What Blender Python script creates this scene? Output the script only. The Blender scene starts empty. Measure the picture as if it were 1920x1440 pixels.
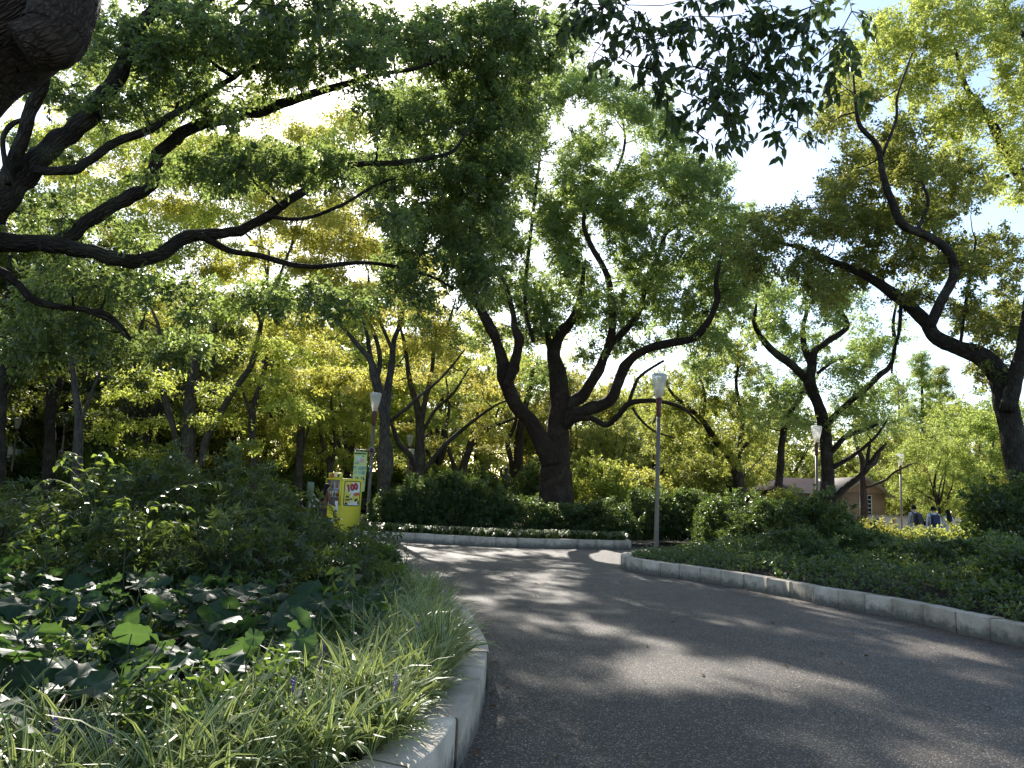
import bpy, math
import numpy as np
from mathutils import Matrix, Vector
rad = math.radians
scene = bpy.context.scene
COL = scene.collection

# ---------------------------------------------------------------- camera
F = 1480.0                       # focal length in pixels of the 1920 px wide photograph
PITCH, ROLL, CAMH = 7.8, 2.5, 1.6
cam_d = bpy.data.cameras.new('camera')
cam = bpy.data.objects.new('camera', cam_d); COL.objects.link(cam)
cam_d.sensor_width = 36.0
cam_d.lens = F / 1920 * 36
cam_d.clip_start = 0.05
cam_d.clip_end = 2000
CM = Matrix.Rotation(rad(90 + PITCH), 4, 'X') @ Matrix.Rotation(rad(ROLL), 4, 'Z')
cam.matrix_world = Matrix.Translation((0, 0, CAMH)) @ CM
scene.camera = cam

# ---------------------------------------------------------------- sky and sun
SUN_EL, SUN_AZ = 31.9, -13.7     # azimuth measured from +Y towards +X
world = bpy.data.worlds.new('World'); scene.world = world
world.use_nodes = True
wn = world.node_tree.nodes
sky = wn.new('ShaderNodeTexSky'); sky.sky_type = 'NISHITA'; sky.sun_disc = False
sky.sun_elevation = rad(SUN_EL); sky.sun_rotation = rad(SUN_AZ)
sky.air_density = 1.0; sky.dust_density = 0.7; sky.ozone_density = 1.0
world.node_tree.links.new(sky.outputs[0], wn['Background'].inputs['Color'])
wn['Background'].inputs['Strength'].default_value = 0.15
sun_d = bpy.data.lights.new('sun', 'SUN'); sun_d.energy = 5.0; sun_d.angle = rad(0.5); sun_d.color = (1.0, 0.95, 0.86)
sun = bpy.data.objects.new('sun', sun_d); COL.objects.link(sun)
sdir = Vector((math.sin(rad(SUN_AZ)) * math.cos(rad(SUN_EL)), math.cos(rad(SUN_AZ)) * math.cos(rad(SUN_EL)), math.sin(rad(SUN_EL))))
sun.rotation_euler = (-sdir).to_track_quat('-Z', 'Y').to_euler()
sun.location = (0, 0, 30)

vs = scene.view_settings
vs.view_transform = 'Standard'; vs.look = 'None'; vs.exposure = 0.95; vs.gamma = 1.0; vs.use_curve_mapping = False
cy = scene.cycles
cy.max_bounces = 8; cy.diffuse_bounces = 4; cy.glossy_bounces = 2; cy.transmission_bounces = 6; cy.transparent_max_bounces = 4
cy.caustics_reflective = False; cy.caustics_refractive = False
cy.use_denoising = True
cy.sample_clamp_indirect = 6.0

# ---------------------------------------------------------------- helpers
CMn = np.array(CM.to_3x3())
def ray(u, v):
    return CMn @ np.array([(u - 960) / F, -(v - 720) / F, -1.0])
def P(u, v, d):                  # the point at ground distance d seen towards (u, v)
    r = ray(u, v); return np.array([0, 0, CAMH]) + r * (d / r[1])
def G(u, v, z=0.0):              # the point of height z seen towards (u, v)
    r = ray(u, v); return np.array([0, 0, CAMH]) + r * ((z - CAMH) / r[2])
def X_at(u, d):                  # x of the vertical through the horizon at column u
    return P(u, 923 + (u - 960) * 0.0437, d)[0]

def norm(a):
    return a / np.maximum(np.linalg.norm(a, axis=-1, keepdims=True), 1e-9)

def make_mesh(name, V, polys, mats=(), attrs=None, smooth=False, midx=None):
    me = bpy.data.meshes.new(name)
    V = np.asarray(V, dtype=np.float32).reshape(-1, 3)
    polys = [np.asarray(p, dtype=np.int32) for p in polys if len(p)]
    me.vertices.add(len(V)); me.vertices.foreach_set('co', V.ravel())
    loops = np.concatenate([p.ravel() for p in polys])
    tot = np.concatenate([np.full(len(p), p.shape[1], np.int32) for p in polys])
    st = np.concatenate([[0], np.cumsum(tot)[:-1]]).astype(np.int32)
    me.loops.add(len(loops)); me.loops.foreach_set('vertex_index', loops)
    me.polygons.add(len(tot)); me.polygons.foreach_set('loop_start', st)
    if midx is not None: me.polygons.foreach_set('material_index', np.asarray(midx, np.int32))
    me.update(calc_edges=True); me.validate(clean_customdata=False)
    if smooth: me.polygons.foreach_set('use_smooth', np.ones(len(me.polygons), bool))
    for k, a in (attrs or {}).items():
        a = np.asarray(a, np.float32)
        if a.ndim == 2: at = me.attributes.new(k, 'FLOAT_VECTOR', 'POINT'); at.data.foreach_set('vector', a.ravel())
        else: at = me.attributes.new(k, 'FLOAT', 'POINT'); at.data.foreach_set('value', a)
    for m in mats: me.materials.append(m)
    return me

def obj(name, me, parent=None, loc=None, rot=None, scale=None):
    o = bpy.data.objects.new(name, me); COL.objects.link(o)
    if parent is not None: o.parent = parent
    if loc is not None: o.location = [float(c) for c in loc]
    if rot is not None: o.rotation_euler = [float(c) for c in rot]
    if scale is not None: o.scale = scale if hasattr(scale, '__len__') else (scale,) * 3
    return o

def tag(o, label=None, cat=None, group=None, kind=None):
    if label: o['label'] = label
    if cat: o['category'] = cat
    if group: o['group'] = group
    if kind: o['kind'] = kind
    return o

def empty(name, loc=(0, 0, 0), rz=0.0):
    return obj(name, None, None, loc, (0, 0, rz))

def copy_tree(o, parent=None):
    c = o.copy(); COL.objects.link(c)
    if parent is not None: c.parent = parent
    for ch in o.children: copy_tree(ch, c)
    return c

class MB:                        # collects primitives into one mesh
    def __init__(s): s.V = []; s.Q = []; s.T = []; s.n = 0
    def add(s, V, Q=(), T=()):
        V = np.asarray(V, float).reshape(-1, 3)
        if len(Q): s.Q.append(np.asarray(Q, int) + s.n)
        if len(T): s.T.append(np.asarray(T, int) + s.n)
        s.V.append(V); s.n += len(V); return s
    def box(s, a, b):
        x0, y0, z0 = a; x1, y1, z1 = b
        return s.add([(x0,y0,z0),(x1,y0,z0),(x1,y1,z0),(x0,y1,z0),(x0,y0,z1),(x1,y0,z1),(x1,y1,z1),(x0,y1,z1)],
              [(0,3,2,1),(4,5,6,7),(0,1,5,4),(1,2,6,5),(2,3,7,6),(3,0,4,7)])
    def bbox(s, a, b, c=0.01):   # box with chamfered edges all round
        a = np.array(a, float); b = np.array(b, float); m = (a + b) / 2; h = (b - a) / 2
        c = min(c, h.min() * .49)
        V = []; key = {}
        for sx in (-1, 1):
            for sy in (-1, 1):
                for sz in (-1, 1):
                    for ax in range(3):
                        p = np.array([sx, sy, sz]) * h
                        for k in range(3):
                            if k != ax: p[k] -= c * [sx, sy, sz][k]
                        key[(sx, sy, sz, ax)] = len(V); V.append(m + p)
        Q = []; T = []
        S = (-1, 1)
        for ax in range(3):
            o1, o2 = [k for k in range(3) if k != ax]
            for s0 in S:
                def kk(p, q):
                    t = [0, 0, 0]; t[ax] = s0; t[o1] = p; t[o2] = q; return key[(t[0], t[1], t[2], ax)]
                Q.append((kk(-1, -1), kk(1, -1), kk(1, 1), kk(-1, 1)))
            for p in S:
                for q in S:
                    def k2(sg, other):
                        t = [0, 0, 0]; t[ax] = sg; t[o1] = p; t[o2] = q; return key[(t[0], t[1], t[2], other)]
                    Q.append((k2(-1, o1), k2(1, o1), k2(1, o2), k2(-1, o2)))
        for sx in S:
            for sy in S:
                for sz in S: T.append(tuple(key[(sx, sy, sz, a_)] for a_ in range(3)))
        return s.add(V, Q, T)
    def lathe(s, prof, n=20, axis=(0, 0, 0)):
        prof = np.asarray(prof, float); a = np.linspace(0, 2 * np.pi, n, endpoint=False)
        V = np.stack([prof[:, None, 0] * np.cos(a), prof[:, None, 0] * np.sin(a), np.repeat(prof[:, 1:2], n, 1)], -1) + np.array(axis)
        Q = []
        for i in range(len(prof) - 1):
            for j in range(n):
                k = (j + 1) % n; Q.append((i * n + j, i * n + k, (i + 1) * n + k, (i + 1) * n + j))
        return s.add(V, Q)
    def tube(s, pts, r, n=8, cap=True):
        V, Q = tube_arrays(pts, r, n)
        s.add(V, Q)
        return s
    def mesh(s, name, *mats, smooth=False, attrs=None):
        return make_mesh(name, np.concatenate(s.V), [np.concatenate(x) for x in (s.Q, s.T) if x], mats, attrs, smooth)

def tube_arrays(pts, r, n=8, rough=0.0, rng=None):
    pts = np.asarray(pts, float); m = len(pts)
    r = np.full(m, r, float) if np.isscalar(r) else np.asarray(r, float)
    t = np.gradient(pts, axis=0); t = norm(t)
    up = np.array([0, 0, 1.0]) if abs(t[0][2]) < .9 else np.array([1.0, 0, 0])
    nrm = np.cross(t[0], up); nrm /= np.linalg.norm(nrm)
    N = [nrm]
    for i in range(1, m):
        v = N[-1] - t[i] * np.dot(N[-1], t[i]); v /= max(np.linalg.norm(v), 1e-9); N.append(v)
    N = np.array(N); B = np.cross(t, N)
    a = np.linspace(0, 2 * np.pi, n, endpoint=False)
    rr = np.repeat(r[:, None], n, 1)
    if rough and rng is not None:
        k = rng.normal(0, 1, (m, n)); k = (k + np.roll(k, 1, 0) + np.roll(k, -1, 0) + np.roll(k, 1, 1)) / 2
        rr = rr * (1 + rough * k)
    V = pts[:, None] + rr[..., None] * (np.cos(a)[None, :, None] * N[:, None] + np.sin(a)[None, :, None] * B[:, None])
    V = np.concatenate([V.reshape(-1, 3), pts[:1], pts[-1:]])
    # straightened coordinates (round the limb, along the limb) for the bark
    al = np.concatenate([[0], np.cumsum(np.linalg.norm(np.diff(pts, axis=0), axis=1))]) + pts[0, 0] * 7.3 + pts[0, 2] * 3.1
    S_ = np.stack([np.cos(a)[None] * r[:, None], np.sin(a)[None] * r[:, None], np.repeat(al[:, None], n, 1)], -1).reshape(-1, 3)
    global TUBE_COORDS
    TUBE_COORDS = np.concatenate([S_, [[0, 0, al[0]]], [[0, 0, al[-1]]]])
    i = np.arange(m - 1)[:, None] * n; j = np.arange(n)[None]; k = (j + 1) % n
    Q = np.stack([i + j, i + k, i + n + k, i + n + j], -1).reshape(-1, 4)
    c0 = m * n; j = np.arange(n); k = (j + 1) % n
    caps = np.concatenate([np.stack([k, j, np.full(n, c0), np.full(n, c0)], -1)[:, :3], np.stack([(m-1)*n + j, (m-1)*n + k, np.full(n, c0 + 1)], -1)])
    # caps as degenerate-free quads are not possible: fold triangles in pairs
    capq = []
    for base, cc, flip in ((0, c0, True), ((m - 1) * n, c0 + 1, False)):
        for q in range(0, n - n % 2, 2):
            x = [base + q, base + q + 1, base + (q + 2) % n, cc]
            capq.append(x[::-1] if flip else x)
    return V, np.concatenate([Q, np.array(capq, int)])

def spline(pts, k=4):            # Catmull-Rom through rows of numbers
    p = np.asarray(pts, float)
    if len(p) < 3: 
        t = np.linspace(0, 1, k * (len(p) - 1) + 1)[:, None]; return p[0] * (1 - t) + p[-1] * t
    q = np.concatenate([[2 * p[0] - p[1]], p, [2 * p[-1] - p[-2]]])
    out = []
    for i in range(1, len(q) - 2):
        for s in np.arange(k) / k:
            a, b, c, d = q[i - 1], q[i], q[i + 1], q[i + 2]
            out.append(.5 * (2 * b + (c - a) * s + (2 * a - 5 * b + 4 * c - d) * s ** 2 + (3 * b - a - 3 * c + d) * s ** 3))
    out.append(p[-1]); return np.array(out)

def text_mesh(body, size, mat, name='lettering', extrude=0.001, bold=0.0):
    c = bpy.data.curves.new('t', 'FONT'); c.body = body; c.size = size; c.extrude = extrude; c.offset = bold
    c.align_x = 'CENTER'; c.align_y = 'CENTER'; c.resolution_u = 3
    o = bpy.data.objects.new('t', c); COL.objects.link(o)
    me = bpy.data.meshes.new_from_object(o.evaluated_get(bpy.context.evaluated_depsgraph_get()))
    bpy.data.objects.remove(o); bpy.data.curves.remove(c)
    me.name = name; me.materials.clear(); me.materials.append(mat); return me

# ---------------------------------------------------------------- materials
def new_mat(name):
    m = bpy.data.materials.new(name); m.use_nodes = True
    nt = m.node_tree; nt.nodes.clear()
    out = nt.nodes.new('ShaderNodeOutputMaterial')
    return m, nt, out
class N:                         # tiny node helper
    def __init__(s, nt): s.nt = nt
    def __call__(s, typ, ins=None, **props):
        n = s.nt.nodes.new('ShaderNode' + typ)
        for k, v in props.items(): setattr(n, k, v)
        for k, v in (ins or {}).items():
            if hasattr(v, 'is_output') or isinstance(v, bpy.types.NodeSocket): s.nt.links.new(v, n.inputs[k])
            else: n.inputs[k].default_value = v
        return n
    def ramp(s, fac, stops, interp='LINEAR'):
        n = s.nt.nodes.new('ShaderNodeValToRGB'); cr = n.color_ramp; cr.interpolation = interp
        while len(cr.elements) < len(stops): cr.elements.new(.5)
        for e, (p, c) in zip(cr.elements, stops):
            e.position = p; e.color = (*c, 1) if len(c) == 3 else c
        s.nt.links.new(fac, n.inputs['Fac']); return n.outputs['Color']
    def mix(s, fac, a, b, blend='MIX'):
        n = s.nt.nodes.new('ShaderNodeMix'); n.data_type = 'RGBA'; n.blend_type = blend
        for k, v in ((0, fac), (6, a), (7, b)):
            if isinstance(v, bpy.types.NodeSocket): s.nt.links.new(v, n.inputs[k])
            elif k == 0: n.inputs[0].default_value = v
            else: n.inputs[k].default_value = (*v, 1) if len(v) == 3 else v
        return n.outputs[2]
    def math(s, op, a, b=0.0, clamp=False):
        n = s.nt.nodes.new('ShaderNodeMath'); n.operation = op; n.use_clamp = clamp
        for k, v in ((0, a), (1, b)):
            if isinstance(v, bpy.types.NodeSocket): s.nt.links.new(v, n.inputs[k])
            else: n.inputs[k].default_value = v
        return n.outputs[0]

def plain(name, col, rough=.6, metal=0.0, spec=.5, noise=0.12, scale=8.0, emit=None, bump=0.0):
    m, nt, out = new_mat(name); n = N(nt)
    tc = n('TexCoord'); nz = n('TexNoise', {'Vector': tc.outputs['Object'], 'Scale': scale, 'Detail': 5.0})
    c = n.ramp(nz.outputs['Fac'], [(.25, [x * (1 - noise) for x in col]), (.75, [min(1, x * (1 + noise)) for x in col])])
    b = n('BsdfPrincipled', {'Base Color': c, 'Roughness': rough, 'Metallic': metal, 'Specular IOR Level': spec})
    if bump:
        bp = n('Bump', {'Height': nz.outputs['Fac'], 'Strength': bump, 'Distance': .01}); nt.links.new(bp.outputs[0], b.inputs['Normal'])
    if emit: b.inputs['Emission Color'].default_value = (*emit[:3], 1); b.inputs['Emission Strength'].default_value = emit[3]
    nt.links.new(b.outputs[0], out.inputs[0]); return m

def leaf_mat(name, cols, trans, tfac=.45, rough=.42, spec=.45, vary=.0):
    """cols: dark, mid, light leaf colours; trans: colour of light shining through"""
    m, nt, out = new_mat(name); n = N(nt)
    at = n('Attribute', attribute_name='rnd')
    c = n.ramp(at.outputs['Fac'], [(0.0, cols[0]), (.5, cols[1]), (1.0, cols[2])])
    t = n.ramp(at.outputs['Fac'], [(0.0, [x * .62 for x in trans]), (.5, trans), (1.0, [min(1, x * 1.25) for x in trans])])
    if vary:
        oi = n('ObjectInfo')
        h = n.math('MULTIPLY_ADD', oi.outputs['Random'], vary); h.node.inputs[2].default_value = .5 - vary / 2
        hs = n('HueSaturation', {'Color': c, 'Hue': h}); c = hs.outputs[0]
        hs = n('HueSaturation', {'Color': t, 'Hue': h}); t = hs.outputs[0]
    b = n('BsdfPrincipled', {'Base Color': c, 'Roughness': rough, 'Specular IOR Level': spec})
    tr = n('BsdfTranslucent', {'Color': t})
    mx = n('MixShader', {0: tfac, 1: b.outputs[0], 2: tr.outputs[0]})
    nt.links.new(mx.outputs[0], out.inputs[0]); return m

def bark_mat(name, dark, light, moss=.25, scale=9.0, bump=.9, stretch=.22):
    m, nt, out = new_mat(name); n = N(nt)
    at = n('Attribute', attribute_name='bark').outputs['Vector']
    wob = n('TexNoise', {'Vector': at, 'Scale': scale * .8, 'Detail': 4.0})
    mp = n('Mapping', {'Vector': at, 'Scale': (1.0, 1.0, stretch)}).outputs[0]
    dis = n('VectorMath', {0: mp, 1: n('VectorMath', {0: wob.outputs['Color'], 1: (.05, .05, .05)}, operation='MULTIPLY').outputs[0]}, operation='ADD').outputs[0]
    nz = n('TexNoise', {'Vector': dis, 'Scale': scale * 3, 'Detail': 8.0, 'Roughness': .65})
    vo = n('TexVoronoi', {'Vector': dis, 'Scale': scale * 3.5, 'Randomness': 1.0}, feature='DISTANCE_TO_EDGE')
    big = n('TexNoise', {'Vector': at, 'Scale': 2.2, 'Detail': 4.0})
    c = n.ramp(nz.outputs['Fac'], [(.3, dark), (.7, light)])
    cr = n.ramp(vo.outputs['Distance'], [(0.0, (.3,) * 3), (.22, (1,) * 3)])
    c = n.mix(.7, c, cr, 'MULTIPLY')
    c = n.mix(.7, c, n.ramp(big.outputs['Fac'], [(.3, (.6, .6, .6)), (.7, (1.25, 1.2, 1.15))]), 'MULTIPLY')
    lich = n.ramp(big.outputs['Fac'], [(.52, (0, 0, 0)), (.66, (1, 1, 1))])
    c = n.mix(n.math('MULTIPLY', n.math('MULTIPLY', lich, nz.outputs['Fac']), moss * 1.6), c, (.12, .13, .09))
    h = n.math('ADD', n.math('MULTIPLY', nz.outputs['Fac'], .6), n.math('MULTIPLY', n.math('MINIMUM', vo.outputs['Distance'], .25), 3.0))
    bp = n('Bump', {'Height': h, 'Strength': bump, 'Distance': .03})
    b = n('BsdfPrincipled', {'Base Color': c, 'Roughness': .85, 'Specular IOR Level': .25, 'Normal': bp.outputs[0]})
    nt.links.new(b.outputs[0], out.inputs[0]); return m

def asphalt_mat():
    m, nt, out = new_mat('asphalt'); n = N(nt)
    tc = n('TexCoord').outputs['Object']
    vo = n('TexVoronoi', {'Vector': tc, 'Scale': 125.0, 'Randomness': 1.0}, feature='F1')
    cell = n('SeparateColor', {0: vo.outputs['Color']})
    fine = n('TexNoise', {'Vector': tc, 'Scale': 160.0, 'Detail': 3.0})
    big = n('TexNoise', {'Vector': tc, 'Scale': .35, 'Detail': 5.0, 'Roughness': .6})
    mid = n('TexNoise', {'Vector': tc, 'Scale': 2.6, 'Detail': 6.0, 'Roughness': .65})
    base = n.ramp(cell.outputs[0], [(0, (.042, .032, .024)), (.6, (.074, .058, .044)), (.84, (.120, .094, .073)), (.92, (.30, .245, .195)), (1, (.66, .56, .45))])
    base = n.mix(.5, base, n.ramp(fine.outputs['Fac'], [(.3, (.5,) * 3), (.7, (1.2,) * 3)]), 'MULTIPLY')
    base = n.mix(.75, base, n.ramp(big.outputs['Fac'], [(.3, (.68, .66, .65)), (.7, (1.18, 1.15, 1.1))]), 'MULTIPLY')
    base = n.mix(.6, base, n.ramp(mid.outputs['Fac'], [(.32, (.62,) * 3), (.68, (1.22,) * 3)]), 'MULTIPLY')
    h = n.math('ADD', n.math('SUBTRACT', 1.0, n.math('MULTIPLY', vo.outputs['Distance'], 1.0)), n.math('MULTIPLY', cell.outputs[1], .5))
    bp = n('Bump', {'Height': h, 'Strength': .8, 'Distance': .008})
    b = n('BsdfPrincipled', {'Base Color': base, 'Roughness': .62, 'Specular IOR Level': .4, 'Normal': bp.outputs[0]})
    nt.links.new(b.outputs[0], out.inputs[0]); return m

def stone_mat(name, col, stain=(.10, .095, .08), sh=.3):
    """granite with a dark tide mark of soil and algae along its foot"""
    m, nt, out = new_mat(name); n = N(nt)
    tc = n('TexCoord').outputs['Object']; geo = n('NewGeometry')
    sp = n('TexNoise', {'Vector': tc, 'Scale': 140.0, 'Detail': 2.0})
    bl = n('TexNoise', {'Vector': tc, 'Scale': 3.0, 'Detail': 6.0, 'Roughness': .65})
    st = n('TexNoise', {'Vector': tc, 'Scale': 9.0, 'Detail': 6.0, 'Roughness': .7})
    oi = n('ObjectInfo')
    c = n.ramp(sp.outputs['Fac'], [(.3, [x * .72 for x in col]), (.55, col), (.75, [min(1, x * 1.22) for x in col])])
    c = n.mix(.8, c, n.ramp(bl.outputs['Fac'], [(.28, (.5, .49, .45)), (.68, (1.08,) * 3)]), 'MULTIPLY')
    c = n.mix(.8, c, n.ramp(oi.outputs['Random'], [(0, (.74, .73, .70)), (1, (1.06,) * 3)]), 'MULTIPLY')
    z = n('SeparateXYZ', {0: geo.outputs['Position']}).outputs[2]
    f = n.math('SUBTRACT', n.math('ADD', .17 * sh / .3, n.math('MULTIPLY', n.math('SUBTRACT', st.outputs['Fac'], .5), .34)), z)
    f = n.math('MULTIPLY', f, 9.0, True)
    c = n.mix(n.math('MULTIPLY', f, .85), c, stain)
    bp = n('Bump', {'Height': sp.outputs['Fac'], 'Strength': .25, 'Distance': .004})
    b = n('BsdfPrincipled', {'Base Color': c, 'Roughness': .8, 'Specular IOR Level': .3, 'Normal': bp.outputs[0]})
    nt.links.new(b.outputs[0], out.inputs[0]); return m

def soil_mat(name, a, b_):
    m, nt, out = new_mat(name); n = N(nt)
    tc = n('TexCoord').outputs['Object']
    n1 = n('TexNoise', {'Vector': tc, 'Scale': 14.0, 'Detail': 8.0, 'Roughness': .7}); n2 = n('TexNoise', {'Vector': tc, 'Scale': .8, 'Detail': 4.0})
    c = n.ramp(n1.outputs['Fac'], [(.3, a), (.7, b_)])
    c = n.mix(.6, c, n.ramp(n2.outputs['Fac'], [(.3, (.6,) * 3), (.7, (1.2,) * 3)]), 'MULTIPLY')
    bp = n('Bump', {'Height': n1.outputs['Fac'], 'Strength': .8, 'Distance': .04})
    b = n('BsdfPrincipled', {'Base Color': c, 'Roughness': .95, 'Specular IOR Level': .15, 'Normal': bp.outputs[0]})
    nt.links.new(b.outputs[0], out.inputs[0]); return m

def glass_shade_mat():           # frosted, streaked plastic lamp shade
    m, nt, out = new_mat('lamp_glass'); n = N(nt)
    tc = n('TexCoord').outputs['Object']
    nz = n('TexNoise', {'Vector': tc, 'Scale': 6.0, 'Detail': 4.0})
    c = n.ramp(nz.outputs['Fac'], [(.3, (.62, .62, .60)), (.7, (.88, .88, .86))])
    b = n('BsdfPrincipled', {'Base Color': c, 'Roughness': .22, 'Specular IOR Level': .5})
    tr = n('BsdfTranslucent', {'Color': (.95, .94, .9, 1)}); tp = n('BsdfTransparent', {'Color': (.95, .95, .93, 1)})
    m1 = n('MixShader', {0: .55, 1: b.outputs[0], 2: tr.outputs[0]})
    m2 = n('MixShader', {0: .35, 1: m1.outputs[0], 2: tp.outputs[0]})
    nt.links.new(m2.outputs[0], out.inputs[0]); return m

def blade_mat():                 # variegated lilyturf: green with cream margins
    m, nt, out = new_mat('variegated_blade'); n = N(nt)
    ac = n('Attribute', attribute_name='across').outputs['Fac']; rn = n('Attribute', attribute_name='rnd').outputs['Fac']
    e = n.math('ABSOLUTE', ac)
    g = n.ramp(rn, [(0, (.028, .060, .018)), (.5, (.050, .095, .026)), (1, (.085, .135, .038))])
    c = n.mix(n.ramp(e, [(.36, (0,) * 3), (.5, (1,) * 3)]), g, (.44, .48, .19))
    b = n('BsdfPrincipled', {'Base Color': c, 'Roughness': .38, 'Specular IOR Level': .5})
    t = n.mix(.35, c, (.30, .38, .05))
    tr = n('BsdfTranslucent', {'Color': t})
    mx = n('MixShader', {0: .38, 1: b.outputs[0], 2: tr.outputs[0]})
    nt.links.new(mx.outputs[0], out.inputs[0]); return m

M = {}
M['asphalt'] = asphalt_mat()
M['kerb'] = stone_mat('kerb_granite', (.62, .53, .42))
M['soil'] = soil_mat('soil', (.022, .017, .012), (.060, .046, .032))
M['ground'] = soil_mat('woodland_floor', (.030, .027, .016), (.085, .070, .040))
M['plaza'] = soil_mat('plaza_gravel', (.40, .37, .33), (.52, .48, .43))
M['bark'] = bark_mat('camphor_bark', (.020, .014, .010), (.095, .064, .044))
M['bark_dark'] = bark_mat('dark_bark', (.018, .014, .011), (.074, .058, .045), .35, 7.0, 1.0)
M['bark_near'] = bark_mat('near_camphor_bark', (.022, .016, .012), (.105, .074, .052), .5, 10.0, .8, .55)
M['bark_grey'] = bark_mat('zelkova_bark', (.045, .040, .034), (.120, .105, .088), .35, 5.0, .5)
# leaves: reflectance dark/mid/light and light shining through
M['camphor'] = leaf_mat('camphor_leaf', [(.025, .046, .029), (.044, .072, .040), (.078, .110, .052)], (.50, .63, .15), .52, .34, .65)
M['camphor_deep'] = leaf_mat('camphor_leaf_deep', [(.016, .040, .018), (.028, .062, .024), (.050, .092, .030)], (.15, .25, .045), .36)
M['camphor_gold'] = leaf_mat('camphor_leaf_gold', [(.046, .070, .018), (.080, .112, .026), (.140, .165, .038)], (.64, .70, .14), .54)
M['zelkova'] = leaf_mat('zelkova_leaf', [(.050, .078, .018), (.095, .120, .026), (.185, .170, .036)], (.80, .80, .15), .58, .5, .35, .04)
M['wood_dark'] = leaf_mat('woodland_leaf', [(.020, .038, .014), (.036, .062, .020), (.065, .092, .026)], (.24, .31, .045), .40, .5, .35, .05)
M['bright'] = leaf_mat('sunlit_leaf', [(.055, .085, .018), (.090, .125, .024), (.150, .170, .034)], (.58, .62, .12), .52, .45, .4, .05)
M['azalea'] = leaf_mat('azalea_leaf', [(.022, .038, .016), (.038, .060, .022), (.072, .096, .032)], (.22, .30, .05), .36, .38, .5)
M['shrub'] = leaf_mat('shrub_leaf', [(.022, .040, .018), (.036, .062, .024), (.064, .096, .034)], (.22, .32, .05), .38, .36, .5)
M['cover'] = leaf_mat('ground_cover_leaf', [(.026, .050, .022), (.046, .080, .032), (.090, .126, .048)], (.26, .36, .06), .38, .32, .6)
M['vine'] = leaf_mat('vine_leaf', [(.040, .072, .018), (.070, .112, .026), (.110, .150, .036)], (.36, .46, .06), .45, .34, .5)
M['leopard'] = leaf_mat('leopard_plant_leaf', [(.018, .042, .020), (.028, .060, .026), (.048, .088, .034)], (.14, .25, .05), .34, .48, .3)
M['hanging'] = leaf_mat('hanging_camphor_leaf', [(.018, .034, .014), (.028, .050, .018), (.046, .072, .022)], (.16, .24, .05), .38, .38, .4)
M['weed'] = leaf_mat('weed_leaf', [(.030, .058, .020), (.055, .095, .028), (.090, .140, .036)], (.26, .38, .05), .42, .42, .4)
M['blade'] = blade_mat()
M['stem'] = plain('green_stem', (.06, .075, .03), .6)
M['twig'] = plain('twig', (.05, .038, .026), .85)
M['dry'] = leaf_mat('dry_leaf', [(.12, .06, .03), (.20, .12, .06), (.34, .26, .16)], (.3, .2, .08), .2, .6, .3)
M['lilac'] = plain('lilac_flower', (.22, .13, .36), .6)
M['steel'] = plain('brushed_steel', (.15, .125, .09), .5, .25, noise=.15, scale=3)
M['red'] = plain('dark_red_paint', (.085, .008, .012), .45)
M['glass'] = glass_shade_mat()
M['bulb'] = plain('amber_lamp', (.75, .42, .16), .5)
M['yellow'] = plain('yellow_paint', (.72, .60, .03), .4, noise=.05)
M['black'] = plain('black', (.012, .012, .013), .5)
M['white'] = plain('white_print', (.78, .78, .76), .5, noise=.04)
M['grey'] = plain('grey_plastic', (.28, .28, .28), .5)
M['printred'] = plain('red_print', (.55, .03, .03), .5, noise=.05)
M['banner'] = plain('banner_cloth', (.56, .66, .28), .8, noise=.05)
M['printblue'] = plain('blue_print', (.10, .28, .46), .7, noise=.05)
M['printgreen'] = plain('green_print', (.03, .12, .05), .7, noise=.05)
M['pink'] = plain('pink_print', (.75, .30, .34), .7, noise=.05)
M['paleblue'] = plain('pale_blue_print', (.52, .66, .66), .7, noise=.05)

# ---------------------------------------------------------------- setting
def sheet(name, poly, z, mat, kind='structure'):
    c = np.mean(poly, 0)
    V = [(p[0], p[1], z) for p in poly]
    me = make_mesh(name, V, [np.array([list(range(len(V)))])], [mat])
    return tag(obj(name, me), kind=kind)
ground = sheet('ground', [(-600, -200), (600, -200), (600, 900), (-600, 900)], 0.0, M['ground'])
path = sheet('path', [(-30, -12), (34, -12), (34, 28.5), (14, 28.5), (3.9, 31), (-5.6, 44), (-30, 40)], .006, M['asphalt'])
tag(sheet('plaza', [(-34, 40), (-5.4, 40), (-2.5, 66), (-40, 66)], .012, M['plaza']))
tag(sheet('plaza', [(9.5, 28.6), (60, 26), (70, 75), (16, 75)], .016, M['plaza']))

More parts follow.
